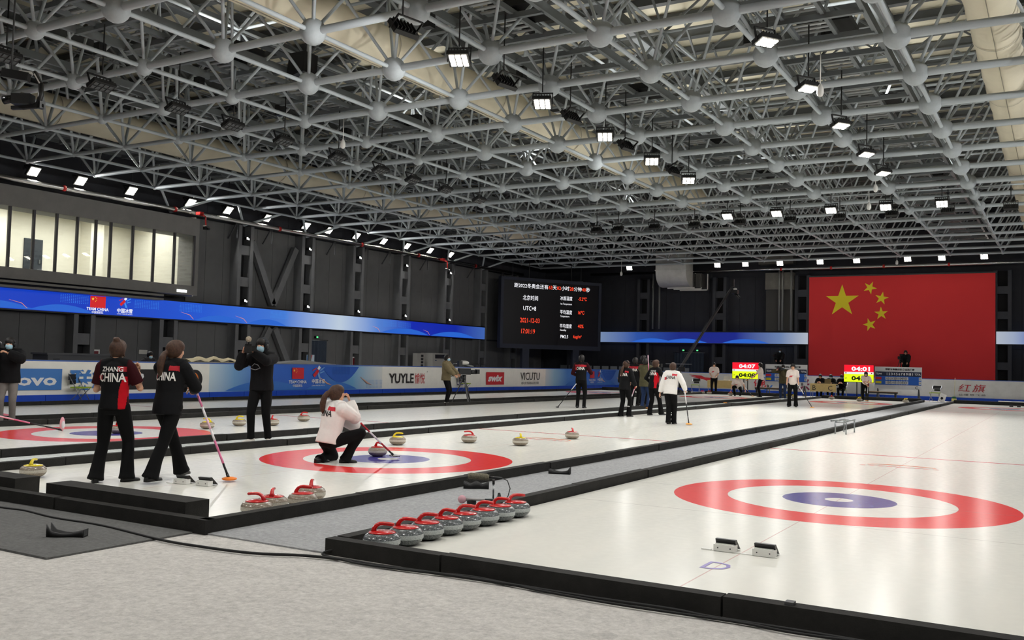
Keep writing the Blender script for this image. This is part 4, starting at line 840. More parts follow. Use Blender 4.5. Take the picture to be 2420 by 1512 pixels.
for x,y,h,rz,l in((-6.72,.19,'red',-.4,'red-handled stone on the blue ring by the broom head'),(-7.67,1.93,'yellow',.5,'yellow-handled stone on far rim of the middle ring'),(-7.04,3.21,'red',3.7,'red-handled stone alone beyond the middle ring'),(-6.08,3.39,'yellow',2.2,'yellow-handled stone alone beyond the middle ring'),(-6.1,5.46,'red',2.2,'red-handled stone farthest beyond the middle ring'),
    (-12.45,2.03,'yellow',3.5,'yellow-handled stone right of the ponytail woman'),(-12.66,3.07,'yellow',.3,'yellow-handled stone half hidden behind the hooded cameraman'),(-12.31,3.67,'red',2.2,'red-handled stone just right of the hooded cameraman'),(-12.86,5.22,'red',.5,'red-handled stone left of the crouching player'),(-12.65,.12,'red',-.5,'stone on the ring seen between the short-sleeved woman\'s legs'),
    (-15.3,40.0,'red',.2,'left of two stones by the far left chair'),(-14.9,40.0,'red',.5,'right of two stones by the far left chair'),(-13.35,38.9,'red',0,'stone under the hand of the delivering player'),(-10.,37.6,'yellow',0,'left stone at feet of the far brown cameraman'),(-9.7,37.8,'yellow',.6,'right stone at feet of the far brown cameraman'),(-8.15,39.3,'red',2,'stone near far foam border below the lettered desk'),(-6.5,37.7,'yellow',.3,'yellow-handled stone in front of the bending far woman'),(-4.5,38.6,'yellow',.2,'yellow-handled stone at far end beside the foam edge'),(-8.35,44.,'red',0,'x')):
    if l!='x': stone(x,y,h,'tan',rz,l,'scattered stones')
# ================= foot rests (hacks)
def hack(x,y,rz,label,parts=2):
    t=thing('foot_hack',label,'foot hack',(x,y,0),rz); 
    for s in(-.155,.155)[:parts]:
        o=MB().bx(s-.085,s+.085,-.05,.03,.004,.055).build('white_block',white_p,t); MB().bx(s-.075,s+.07,-.035,.03,.055,.06).build('edge',white_p,o)
        MB().add([(s-.08,.0,.055),(s+.08,.0,.055),(s+.08,.13,.004),(s-.08,.13,.004),(s-.08,-.02,.095),(s+.08,-.02,.095),(s+.08,.02,.095),(s-.08,.02,.095)],[(4,5,6,7),(0,1,5,4),(7,6,2,3),(1,2,6,5),(0,4,7,3),(0,3,2,1)]).build('rubber_pad',blackp,t)
        for q in(-.05,.05): MB().tube((s+q,-.052,.03),(s+q,-.049,.03),.006,n=6).build('screw',dark_steel,o)
    if parts==2: MB().bx(-.26,.26,-.04,-.02,0,.006).build('base_bar',white_p,t); MB().bx(-.34,-.26,-.05,-.02,0,.01).build('tab',white_p,t)
hack(.03,-3.72,0,'pair of white and black foot rests on the empty right sheet'); hack(-6.22,-3.72,.15,'pair of white and black foot rests at the ponytail woman\'s feet')
tag(MB().bx(.81,.86,-5.6,-5.54,.1,.125).build('corner_clip',dark_steel),'tiny metal clip on the near foam border','clip')
# ================= rubber grippers on carpet
def gripper(x,y,rz,label,flip=False):
    t=thing('shoe_gripper',label,'shoe gripper',(x,y,-.008),rz); L=.29
    rings=[];n=16
    for i in range(n):
        u=i/(n-1); xx=-L/2+L*u; wd=.045+.012*math.sin(u*PI*2); z=.045-.022*math.sin(PI*u)+(.03*max(0,(.12-u)/.12) if not flip else .03*max(0,(u-.88)/.12))
        if flip=='low': z=.05+.01*math.cos(u*4*PI)
        z*=1.35; rings.append([V((xx,-wd,0)),V((xx,wd,0)),V((xx,wd*1.05,z)),V((xx,wd*.7,z)),V((xx,wd*.65,.012)),V((xx,-wd*.65,.012)),V((xx,-wd*.7,z)),V((xx,-wd*1.05,z))])
    MB().loft(rings).build('rubber_shell',mat('gripper_rubber',(24,24,25),.55),t)
    MB().bx(-L/2+.02,L/2-.02,-.03,.03,.012,.015).build('insole',mat('gripper_insole',(14,14,15),.9),t)
gripper(-4.6,-6.38,.55,'black rubber shoe gripper on the dark carpet mat'); gripper(-3.66,-1.85,.5,'black rubber shoe gripper lying left of the fur microphone','low'); gripper(-3.6,.12,.3,'black rubber shoe gripper farther along the grey runner',True)
# ================= fur microphone on stand
def fur_mic(b,f,a,c,r,seed=1):
    """fluffy windshield: a spindle covered with hair strips"""
    a=V(a);c=V(c);d=(c-a); rnd=random.Random(seed); n=8; b.path([a+d*(i/n) for i in range(n+1)],[r*.5]+[r*.9]*(n-1)+[r*.55],12)
    dn=d.normalized(); x=dn.orthogonal().normalized(); y=dn.cross(x)
    for k in range(420):
        u=rnd.random(); an=rnd.uniform(0,6.283); o=(x*math.cos(an)+y*math.sin(an)); p=a+d*u+o*r*.8; q=p+o*r*.45+dn*rnd.uniform(-.6,.6)*r+V((0,0,-.25*r)); s=dn.cross(o)*r*.05
        f.add([p+s,p-s,q],[(0,1,2)])
furm=mat('grey_fur',(112,108,92),.95,noise=.4,nscale=60)
t=thing('fur_microphone','fluffy grey shotgun microphone on short stand between the sheets','microphone',(-2.9,-2.72,-.01)); 
dirm=V((.86,.5,-.05)).normalized(); c0=V((-.02,0,.27)); b=MB();f_=MB(); fur_mic(b,f_,c0-dirm*.25,c0-dirm*.03,.038); b.build('windshield',furm,t); tag(f_.build('fur',furm,t),kind='stuff')
MB().tube(c0-dirm*.04,c0+dirm*.1,.011).build('microphone_body',blackp,t); MB().tube((0,0,.04),(0,0,.2),.009).build('stand_pole',steel,t); MB().tube((0,0,.2),(0,0,.255),.013).build('clamp',blackp,t); MB().lathe([(.1,0),(.1,.012),(.03,.03),(.02,.05)],20).build('stand_base',blackp,t); MB().path([(.02,.02,.03),(.05,.04,.07),(.04,.05,.11)],[.02,.025,.015],8).build('grip_knob',blackp,t)
MB().path([c0+dirm*.1,c0+dirm*.16+V((0,0,-.02)),c0+dirm*.19+V((0,0,-.1)),c0+dirm*.17+V((0,0,-.18)),c0+dirm*.12+V((0,0,-.25))],.005,6).build('cable',blackp,t)
t=thing('ball_microphone','small pink foam microphone lying behind the row of stones','microphone',(-3.02,-2.95,0)); MB().ell((-.08,-.05,.05),(.045,.04,.042),14,10).build('foam_ball',mat('pink_foam',(206,160,168),.9),t); MB().path([(-.05,-.03,.05),(.02,.01,.05),(.12,.07,.05)],[.018,.012,.011],8).build('handle',mat('mic_grey',(150,146,144),.4),t); MB().tube((.12,.07,.05),(.2,.12,.05),.012).build('black_stem',blackp,t); MB().bx(-.02,.02,-.05,.06,-.01,.04).build('cradle',blackp,t)
# ================= silver rack beside the right sheet
t=thing('silver_rack','low silver tube rack standing on the empty right sheet','rack',(-2.25,12.,0)); 
for x,y in((-.12,-.45),(.12,.55),(-.12,.55),(.12,-.45)): MB().tube((x,y,0),(x,y,.3),.016,n=8).build('leg',steel,t)
MB().tube((-.2,-.5,.3),(-.05,.62,.3),.022).tube((.12,-.45,.3),(.12,.6,.3),.018).tube((-.12,-.45,.28),(.12,-.45,.28),.016).tube((-.1,.55,.28),(.12,.55,.28),.016).build('rail',steel,t); MB().path([(-.12,0,.3),(0,0,.33),(.12,.05,.3)],.014,6).build('hook',steel,t)
# ================= cables
def cable(pts,r,label):
    out=[]; n=len(pts); P_=[V((p[0],p[1],p[2] if len(p)>2 else -.012+r)) for p in pts]
    for i in range(n-1):
        a,b,c,d=P_[max(0,i-1)],P_[i],P_[i+1],P_[min(n-1,i+2)]
        for k in range(5):
            u=k/5; out.append(.5*((2*b)+(c-a)*u+(2*a-5*b+4*c-d)*u*u+(3*b-a-3*c+d)*u**3))
    out.append(P_[-1]); return tag(MB().path(out,r,6).build('floor_cable',mat('cable_rubber',(18,18,19),.6)),label,'cable')
cable([(-7.5,-5.95),(-6.31,-5.9),(-5.96,-5.87),(-5.42,-5.94),(-4.78,-5.93),(-3.93,-6.05),(-3.46,-6.05),(-2.98,-5.99),(-2.63,-5.83),(-2.29,-5.76),(-1.99,-5.76),(-1.44,-5.72),(-.98,-5.7),(-.38,-5.7),(.16,-5.67),(.41,-5.7),(.9,-5.69),(1.28,-5.7),(3,-5.75)],.011,'black cable crossing the mat and foreground carpet')
cable([(-2.5,-5.6,.03),(-2.56,-5.7),(-2.28,-5.77),(-2.08,-5.79),(-1.63,-5.74),(-1.3,-5.66),(-1.,-5.68),(-.65,-5.73),(-.1,-5.75),(.56,-5.71),(.93,-5.74),(1.6,-5.68),(3,-5.8)],.009,'second black cable looping at the foam corner')
cable([(-9.4,-5.),(-9.6,-3.9),(-9.75,-2.5),(-9.5,-1.2),(-9.2,-.6),(-9.35,-.1),(-9.6,.3)],.01,'black cable on the pale runner behind the women')
cable([(-9.75,.2),(-9.5,-.5),(-9.3,-.2),(-9.6,.1),(-9.85,-.15),(-9.7,-.55),(-9.45,-.25)],.008,'coil of cable at the hooded cameraman\'s feet')
# ================= remote camera rig hanging at the upper left
t=thing('remote_camera_rig','black remote camera hanging at upper left in front of truss','camera rig',(-14.45,-.85,6.1)); t.scale=(.8,.8,.8); vR=V((.86,.5,0)); 
def rg(u,v): return vR*u+V((0,0,v))
MB().bar(rg(-.5,.62),rg(.12,.52),.16,.2).build('top_arm',blackp,t); MB().bar(rg(-.1,.66),rg(.24,.62),.1,.05).build('arm_plate',white_p,t); MB().bar(rg(.24,.66),rg(.4,.36),.1,.08).build('elbow_arm',blackp,t); MB().bar(rg(.26,.6),rg(.4,.38),.12,.03).build('elbow_plate',white_p,t); MB().path([rg(.4,.4),rg(.41,.1),rg(.36,-.08),rg(.22,-.16),rg(.0,-.2)],[.06,.065,.06,.05,.04],8).build('curved_bracket',blackp,t)
b=MB(); b.box((0,0,0),(.44,.26,.24),M=Matrix.Rotation(.52,4,'Z')); b.build('camera_body',blackp,t); MB().tube(rg(-.22,.02),rg(-.45,-.02),.09,.1,n=14).build('lens',mat('lens_black',(12,12,14),.2),t); MB().bar(rg(-.25,-.2),rg(.5,-.14),.1,.08).build('base_rail',blackp,t); MB().box(rg(.42,-.12),(.14,.14,.16)).build('motor',blackp,t); MB().bar(rg(-.05,.16),rg(.2,.1),.06,.04).build('handle',mat('rig_metal',(150,148,140),.3,.8),t); MB().tube(rg(-.3,.62),rg(-.3,3.2),.02,n=6).build('drop_cable',dark_steel,t)
for x,y,z,l in((-28.9,16.2,7.0,'red and black small camera hanging beside the viewing booth'),(-28.9,34.2,7.0,'red and black small camera hanging near the corner screen')):
    t=thing('hanging_camera',l,'camera',(x,y,z)); MB().bar((-.3,-.1,.42),(-.3,.1,.42),.26,.12).bar((-.3,0,.36),(0,0,.3),.06,.06).build('red_clamp',redp,t); MB().tube((0,.05,.3),(0,.08,-.1),.03).build('arm',redp,t); MB().box((0,.1,-.2),(.16,.2,.14)).build('camera_body',blackp,t); MB().tube((.08,.1,-.2),(.2,.1,-.25),.05).build('lens',blackp,t); MB().box((0,.02,-.12),(.1,.1,.04)).build('plate',white_p,t)
# ================= people
skin=mat('skin',(214,164,134),.55,noise=.04,nscale=30); hairb=mat('black_hair',(24,20,19),.55,noise=.4,nscale=40); hairbr=mat('brown_hair',(66,42,28),.6,noise=.5,nscale=45); lipm=mat('lips',(170,90,84),.5); eyem=mat('eye_dark',(20,15,14),.3)
maskm=mat('blue_mask',(168,206,224),.7); shoe_b=mat('black_shoe',(16,16,17),.4); shoe_w=mat('white_shoe',(220,214,204),.5); glove_b=mat('black_glove',(18,18,19),.6)
def cloth(k,c,n=.1): return mat(k,c,.85,spec=.15,noise=n,nscale=9,bump=.15,bscale=28)
CB=cloth('black_jersey',(20,20,22)); CT=cloth('black_trousers',(14,14,15)); CR=cloth('red_panel',(190,18,32)); CM=cloth('maroon_sleeve',(52,12,18)); CW=cloth('white_jacket',(232,228,224),.04); CK=cloth('khaki_jacket',(122,110,84),.15); CO=cloth('olive_jacket',(84,80,58),.2); CJ=cloth('blue_jeans',(42,58,92),.2); CG=cloth('grey_sweatpants',(118,114,110),.1); CP_=cloth('pale_polo',(228,214,206),.06); CPB=cloth('black_puffer',(20,20,22),.2); CRR=cloth('yoke_red',(176,44,54))
def ik(a,b,l1,l2,pole):
    d=b-a; L=d.length; n=d.normalized()
    if L>(l1+l2)*.998: L=(l1+l2)*.998; b=a+n*L
    if L<abs(l1-l2)+.02: L=abs(l1-l2)+.02
    x=(l1*l1-l2*l2+L*L)/(2*L); h=math.sqrt(max(0,l1*l1-x*x)); p=pole-n*pole.dot(n)
    if p.length<1e-4: p=n.orthogonal()
    return a+n*x+p.normalized()*h,b
def vox(b,size,smooth=3):
    me=b.mesh('tmp',[]); o=bpy.data.objects.new('tmp',me); TMP.collection.objects.link(o)
    r=o.modifiers.new('r','REMESH'); r.mode='VOXEL'; r.voxel_size=size
    if smooth: s=o.modifiers.new('s','SMOOTH'); s.factor=.5; s.iterations=smooth
    TVL.update(); m2=bpy.data.meshes.new_from_object(o.evaluated_get(TVL.depsgraph))
    bpy.data.objects.remove(o); bpy.data.meshes.remove(me)
    m2.polygons.foreach_set('use_smooth',[True]*len(m2.polygons)); return m2
def ring(c,rx,ry,X,Y,n=18): return [c+X*(rx*math.cos(2*PI*j/n))+Y*(ry*math.sin(2*PI*j/n)) for j in range(n)]
def hand(b,wr,d,nrm,side,curl,k,mi=0,spread=.0):
    d=d.normalized(); nrm=(nrm-d*nrm.dot(d)); nrm=nrm.normalized() if nrm.length>1e-4 else d.orthogonal().normalized(); sv=d.cross(nrm)*side
    M=Matrix((sv,d,nrm)).transposed(); b.ell(wr+d*.045*k,(.04*k,.055*k,.017*k),12,8,mi,M)
    for i in range(4):
        L=(.066,.076,.071,.056)[i]*k; p=wr+d*.082*k+sv*(-.03+.02*i)*k*-1; dd=(d+sv*(.04*(1.5-i))*1).normalized(); pts=[p-dd*.02*k,p]
        for q in range(3):
            a=curl*(q+.6); v=dd*math.cos(a)+nrm*math.sin(a); p=p+v*L*(.42,.32,.26)[q]; pts.append(p)
        b.path(pts,[.0095*k,.0095*k,.009*k,.008*k,.006*k],8,mi)
    p=wr+d*.025*k+sv*.03*k; pts=[p]
    for q,L in enumerate((.04,.032,.026)):
        v=(sv*(.75-.35*q)+d*.7+nrm*(.25+.3*curl*q)).normalized(); p=p+v*L*k; pts.append(p)
    b.path(pts,[.013*k,.012*k,.01*k,.007*k],8,mi)
def patch(b,c,M,r,az,el,sc,th,mi=0,n=14,m=7):
    """thick curved shell patch over the head ellipsoid (az 0 = forward)"""
    g=[]
    for lay in(0,1):
        s=sc+th*lay
        for i in range(m+1):
            e=rad(el[0]+(el[1]-el[0])*i/m)
            for j in range(n+1):
                a=rad(az[0]+(az[1]-az[0])*j/n); g.append(c+M@V((r[0]*s*math.cos(e)*math.sin(a),r[1]*s*math.cos(e)*math.cos(a),r[2]*s*math.sin(e))))
    N=(n+1)*(m+1); fs=[]
    for i in range(m):
        for j in range(n):
            a=i*(n+1)+j; fs.append((a,a+1,a+n+2,a+n+1)); fs.append((N+a,N+a+n+1,N+a+n+2,N+a+1))
    for j in range(n): fs+= [(j,N+j,N+j+1,j+1),(m*(n+1)+j,m*(n+1)+j+1,N+m*(n+1)+j+1,N+m*(n+1)+j)]
    for i in range(m): a=i*(n+1); fs+=[(a,a+n+1,N+a+n+1,N+a),(a+n,N+a+n,N+a+2*n+1,a+2*n+1)]
    b.add(g,fs,mi,True)
def person(label,pos,turn,H=1.68,hip=None,chest=None,feet=None,hands=None,elbow=None,knee=None,head=(0,0),top='jacket',topm=None,bot=CT,shoe=shoe_b,hair='short',hairm=hairb,mask=False,cap=None,phones=False,flare=.0,gloves=(0,0),curl=(.9,.9),palm=None,panel=None,back=None,backm=None,name2=None,short=False,female=False,vx=.016,hem=.2,puff=0.,z=0.,collar=True,hood=None,seated=False,yaw=None,wfeet=None):
    if wfeet: pos=((wfeet[0][0]+wfeet[1][0])/2,(wfeet[0][1]+wfeet[1][1])/2)
    k=H/1.7; g=V((pos[0],pos[1],0)); vd=g-V((CAM.x,CAM.y,0)); fy=math.atan2(vd.y,vd.x)-rad(turn) if yaw is None else yaw
    t=thing('person',label,'person',(pos[0],pos[1],z),fy-PI/2)
    if wfeet:
        Ri=Matrix.Rotation(-(fy-PI/2),3,'Z'); feet=[tuple((Ri@V((f[0]-pos[0],f[1]-pos[1],0)))/k)[:2]+(0,f[2]) for f in wfeet]
    q=lambda p:V(p)*k
    hip=q(hip or (0,0,.93)); chest=q(chest or (0,0,1.41)); feet=[(V(f[:3])*k,f[3]) for f in (feet or((-.11,0,0,8),(.11,0,0,-8)))]
    hands=[q(h) for h in (hands or((-.24,.06,.82),(.24,.06,.82)))]; elbow=elbow or(( -.6,-1,-.3),(.6,-1,-.3)); knee=knee or((-.1,1,0),(.1,1,0))
    sp=(chest-hip); spn=sp.normalized(); X=V((1,0,0)); 
    X=(X-spn*X.dot(spn)).normalized(); Yf=spn.cross(X)   # forward of torso
    wS,wH=(.165,.093) if female else (.185,.09)
    sh=[chest+X*(-wS*k)-spn*.02*k,chest+X*(wS*k)-spn*.02*k]; hj=[hip+X*(-wH*k)-spn*.03*k,hip+X*(wH*k)-spn*.03*k]
    ank=[f[0]+V((0,0,.08*k)) for f in feet]; kn=[];el=[];wr=[]
    for s in(0,1):
        m,b_=ik(hj[s],ank[s],.43*k,.42*k,V(knee[s])); kn.append(m); ank[s]=b_
        m,b_=ik(sh[s],hands[s],.285*k,.255*k,V(elbow[s])); el.append(m); wr.append(b_)
    Rh=Matrix.Rotation(rad(-head[0]),3,'Z')@Matrix.Rotation(rad(head[1]),3,'X')
    nb=chest+spn*.04*k; hc=nb+spn*.024*k+Rh@V((0,.022*k,.122*k)); hr=(.079*k,.099*k,.12*k)
    # --- body, one continuous skin
    b=MB(); tr=[(-.2,.13,.1),(0,.158,.115),(.35,.13,.1),(.7,.15,.115),(.95,.155,.095),(1.06,.08,.07),(1.12,.05,.05)]
    b.loft([ring(hip+sp*u,rx*k*(.93 if female else 1),ry*k,X,Yf) for u,rx,ry in tr])
    b.path([nb-spn*.06*k,nb+spn*.03*k,hc-Rh@V((0,.02*k,.05*k))],[.058*k,.052*k,.05*k],12)
    b.ell(hc,hr,16,12,0,Rh); b.ell(hc+Rh@V((0,.03*k,-.055*k)),(.055*k,.06*k,.062*k),12,8,0,Rh); b.ell(hc+Rh@V((0,.098*k,-.018*k)),(.014*k,.02*k,.026*k),8,6,0,Rh)
    for s in(-1,1): b.ell(hc+Rh@V((s*.076*k,-.005*k,-.012*k)),(.012*k,.022*k,.034*k),8,6,0,Rh)
    for s in(0,1):
        b.path([sh[s],el[s],wr[s]],[.05*k,.04*k,.027*k],10); b.ell(sh[s],(.055*k,)*3,10,8); b.ell(el[s],(.041*k,)*3,8,6); b.path([hj[s],kn[s],ank[s]],[.085*k,.06*k,.038*k],12); b.ell(kn[s],(.06*k,)*3,8,6)
    me=vox(b,max(vx*.8,.011)); 
    for m in(skin,eyem,lipm,glove_b): me.materials.append(m)
    bb=MB()
    for s in(-1,1): bb.ell(hc+Rh@V((s*.03*k,.083*k,.008*k)),(.014*k,.008*k,.007*k),8,6,1,Rh); bb.ell(hc+Rh@V((s*.03*k,.086*k,.032*k)),(.019*k,.006*k,.004*k),8,4,1,Rh)
    bb.ell(hc+Rh@V((0,.088*k,-.058*k)),(.022*k,.009*k,.007*k),8,6,2,Rh)
    for s in(0,1):
        d=(wr[s]-el[s]).normalized(); nr=V(palm[s]) if palm and palm[s] else V(((1 if s==0 else -1),.2,-.2)); hand(bb,wr[s],d,nr,(-1 if s==0 else 1),curl[s],k*(1.12 if gloves[s] else 1),3 if gloves[s] else 0)
    m2=bb.mesh('x',[skin,eyem,lipm,glove_b])
    vs=[v.co[:] for v in me.vertices]; n0=len(vs); fs=[tuple(p.vertices) for p in me.polygons]; mi=[0]*len(fs)+[p.material_index for p in m2.polygons]; vs+=[v.co[:] for v in m2.vertices]; fs+=[tuple(i+n0 for i in p.vertices) for p in m2.polygons]
    bm=bpy.data.meshes.new('body'); bm.from_pydata(vs,[],fs)
    for m in(skin,eyem,lipm,glove_b): bm.materials.append(m)
    bm.polygons.foreach_set('material_index',mi); bm.polygons.foreach_set('use_smooth',[True]*len(fs)); bm.update(); bpy.data.meshes.remove(me); bpy.data.meshes.remove(m2)
    obj('body',bm,t)
    # --- top
    ez=.016+puff; b=MB(); fm_=.94 if female else 1.
    hm=-hem
    tr=[(hm,.176,.134),(0,.174,.13),(.3,.16,.122),(.7,.165,.13),(.93,.172,.11),(1.03,.11,.09),(1.1,.066,.066)]
    b.loft([ring(hip+sp*u+(Yf*-.01*k if u<.1 else V((0,0,0))),(rx*fm_+ez*.7)*k,(ry+ez*.7)*k,X,Yf) for u,rx,ry in tr])
    if collar: b.path([nb-spn*.05*k,nb+spn*.05*k-Yf*.004*k],[.085*k,.068*k],14)
    for s in(0,1): b.path([nb+spn*.015*k,sh[s]+spn*.02*k],[.06*k,(.058+ez)*k],12)
    for s in(0,1):
        b.ell(sh[s]-spn*.005*k,((.07+ez*.5)*k,)*3,12,8)
        if short:
            e=sh[s]+(el[s]-sh[s])*.78; b.path([sh[s],e],[(.062+ez)*k,(.06+ez)*k],12)
        else:
            w2=wr[s]+(el[s]-wr[s])*.04; b.path([sh[s],sh[s].lerp(el[s],.5),el[s],el[s].lerp(w2,.6),w2],[(.056+ez)*k,(.053+ez)*k,(.05+ez)*k,(.043+ez)*k,(.036+ez*.8)*k],12); b.ell(el[s],((.05+ez)*k,)*3,10,6)
    me=vox(b,vx*.85,2)
    topm=topm or CB; mats=[topm]; rule=None
    if panel: mats+=panel[0]; rule=panel[1]
    for m in mats: me.materials.append(m)
    if rule:
        idx=[]
        for p in me.polygons:
            c=p.center-hip; u=c.dot(X)/k; v=c.dot(spn)/sp.length; wv=c.dot(Yf)/k
            arm=min((p.center-sh[s]).length for s in(0,1)); ds=[]
            for s in(0,1):
                ab=el[s]-sh[s]; h=max(0,min(1,(p.center-sh[s]).dot(ab)/ab.dot(ab))); ds.append((p.center-sh[s]-ab*h).length/k)
            idx.append(rule(u,v,wv,abs(u)>wS*.98 or (min(ds)<.068 and v<.93 and abs(u)>wS*.86)))
        me.polygons.foreach_set('material_index',idx)
    jo=obj(top,me,t)
    if back:   # lettering laid on the back
        bv=BVHTree.FromPolygons([v.co[:] for v in me.vertices],[tuple(p.vertices) for p in me.polygons])
        for txt,vv,wd,hg,tm in back:
            vs,fs=textmesh(txt,1.,.022,'CENTER'); x0,x1=min(v.x for v in vs),max(v.x for v in vs); y0,y1=min(v.y for v in vs),max(v.y for v in vs); out=[]
            for v in vs:
                o_=hip+sp*vv+X*((v.x-(x0+x1)/2)/(x1-x0)*wd*k)+spn*((v.y-(y0+y1)/2)/(y1-y0)*hg*k); st=o_-Yf*.6; h=bv.ray_cast(st,Yf); out.append((h[0]-Yf*.006) if h[0] else o_-Yf*.15)
            b=MB(); b.add(out,fs); b.build('back_lettering',tm,jo)
    # --- trousers
    b=MB(); b.loft([ring(hip+spn*u*k,rx*k*(1.04 if female else 1.),ry*k,X,Yf) for u,rx,ry in((.06,.148,.112),(.0,.168,.128),(-.06,.165,.125),(-.11,.12,.1))])
    for s in(0,1):
        lo=ank[s]+V((0,0,(-.045 if shoe is shoe_b else -.01)*k)); md=kn[s].lerp(ank[s],.55); fl=.066+flare
        b.path([hj[s],hj[s].lerp(kn[s],.5),kn[s]],[.097*k,.09*k,.073*k],14); b.ell(kn[s],(.073*k,)*3,10,8); b.path([kn[s],md,kn[s].lerp(lo,.85),lo],[.072*k,(.062+flare*.35)*k,(.06+flare*.75)*k,fl*k],14); b.ell(hj[s],(.1*k,)*3,10,8)
    me=vox(b,vx,2); me.materials.append(bot); obj('trousers',me,t)
    for s in(0,1):
        f0=ank[s]-V((0,0,.08*k)); a=rad(feet[s][1]); R_=Matrix.Rotation(a,3,'Z')
        pitch=feet[s][2] if len(feet[s])>2 else 0
        rr=[]
        for u,wd,hh in((-.075,.022,.05),(-.06,.034,.075),(-.01,.037,.085),(.06,.04,.065),(.12,.043,.045),(.165,.036,.036),(.185,.018,.022)):
            base=[(-1,0),(1,0),(1,.5),(.75,.9),(0,1.),(-.75,.9),(-1,.5)]
            rr.append([f0+R_@V((x*wd*k,u*k,zz*hh*k)) for x,zz in base])
        so=MB().loft(rr).build('shoe',shoe,t)
    # --- hair and head gear
    def hl(p): return hc+Rh@(V(p)*k)
    b=MB()
    if hair!='none':
        b.ell(hl((0,-.02,.014)),(.096*k,.108*k,.122*k),16,12,0,Rh); b.ell(hl((0,.012,.052)),(.088*k,.096*k,.088*k),14,10,0,Rh)
        if hair=='bun': b.ell(hl((.01,-.075,.115)),(.042*k,.04*k,.042*k),12,8,0,Rh); b.ell(hl((-.02,-.06,.13)),(.03*k,.03*k,.03*k),10,6); b.path([hl((-.07,-.02,-.03)),hl((-.09,-.0,-.09)),hl((-.085,.0,-.13))],[.012*k,.01*k,.003*k],6); b.path([hl((.07,.0,-.02)),hl((.088,.01,-.08)),hl((.08,.01,-.12))],[.012*k,.009*k,.003*k],6)
        if hair in('pony','lowpony'):
            z0=.05 if hair=='pony' else -.02
            b.ell(hl((0,-.105,z0)),(.028*k,.03*k,.028*k),10,8); e=hc+Rh@(V((0,-.13,z0))*k); b.path([e,e+V((0,-.05,-.07))*k-Yf*0,e+V((-.01,-.075,-.17))*k,e+V((-.01,-.07,-.26))*k,e+V((-.015,-.05,-.34))*k],[.026*k,.042*k,.046*k,.036*k,.008*k],10)
        if hair=='bob': b.ell(hl((0,-.015,-.05)),(.092*k,.092*k,.1*k),14,10,0,Rh)
        if hair=='fringe': b.ell(hl((0,.03,.055)),(.079*k,.082*k,.066*k),14,10,0,Rh)
        me=vox(b,min(vx,.011),1); me.materials.append(hairm); obj('hair',me,t)
    if mask: b=MB(); patch(b,hc+Rh@V((0,.02*k,-.045*k)),Rh,(.068*k,.092*k,.07*k),(-78,78),(-52,48),1.0,.05); b.build('face_mask',maskm,t)
    if cap:
        b=MB(); patch(b,hc+Rh@V((0,-.008*k,.02*k)),Rh,(.09*k,.108*k,.115*k),(-180,180),(8,90),1.0,.05,n=20); b.ell(hl((0,.1,.042)),(.07*k,.075*k,.008*k),14,6,0,Rh); b.build('cap',cap,t)
    if hood:
        b=MB(); patch(b,hc+Rh@V((0,-.012*k,.005*k)),Rh,(.1*k,.118*k,.135*k),(55,305),(-75,40),1.0,.08,n=18); patch(b,hc+Rh@V((0,-.012*k,.005*k)),Rh,(.1*k,.118*k,.135*k),(-180,180),(36,90),1.0,.08,n=20); b.build('hood',hood,t)
    if phones:
        b=MB(); b.path([hl((.09*math.cos(rad(a)),0,.01+.13*math.sin(rad(a)))) for a in range(0,181,18)],.011*k,8)
        for s in(-1,1): b.ell(hl((s*.092,0,-.005)),(.022*k,.042*k,.045*k),12,8,0,Rh)
        b.path([hl((.09,.02,-.03)),hl((.08,.07,-.06)),hl((.03,.11,-.06))],.005*k,6); b.build('headset',blackp,t)
    W=Matrix.Translation((pos[0],pos[1],z))@Matrix.Rotation(fy-PI/2,4,'Z')
    return dict(o=t,wr=[W@w for w in wr],hc=W@hc,W=W,k=k,el=[W@e for e in el],dir=[(W.to_3x3()@(wr[s]-el[s])).normalized() for s in(0,1)])
def broom(label,top,foot,cols,headm,pad='disc',r=.0135):
    top=V(top);foot=V(foot); d=foot-top; L=d.length; dn=d.normalized(); t=thing('curling_broom',label,'broom',foot)
    n=len(cols); e=L-.06
    for i,c in enumerate(cols):
        a=top+dn*(e*i/n); b_=top+dn*(e*(i+1)/n); MB().tube(a-foot,b_-foot,r,n=10).build('shaft_section',c,t)
    MB().tube(top-foot,top-dn*.015-foot,r*1.15,n=10).build('end_cap',cols[0],t)
    hd=V((dn.x,dn.y,0)); hd=hd.normalized() if hd.length>.05 else V((1,0,0)); sd=V((-hd.y,hd.x,0)); MB().tube(foot-dn*.08-foot,-dn*.01,r*1.3,n=10).build('socket',blackp,t)
    M=Matrix((hd,sd,V((0,0,1)))).transposed()
    if pad=='stand': MB().ell((0,0,.11),(.035,.05,.13),14,10).build('brush_head',headm,t); MB().ell((.03,0,.1),(.02,.035,.07),10,8).build('brush_plate',whiteB,t)
    elif pad=='disc': b=MB(); b.lathe([(.001,.0),(.07,0),(.085,.008),(.085,.02),(.05,.032),(.001,.034)],20); b.build('brush_head',headm,t)
    else: b=MB(); b.ell((0,0,.018),(.045,.1,.018),14,8,0,M); b.build('brush_head',headm,t); MB().box((0,0,.008),(.06,.17,.014),M=M.to_4x4()).build('brush_pad',mat('pad_fabric',(60,58,60),.8),t)
    return t
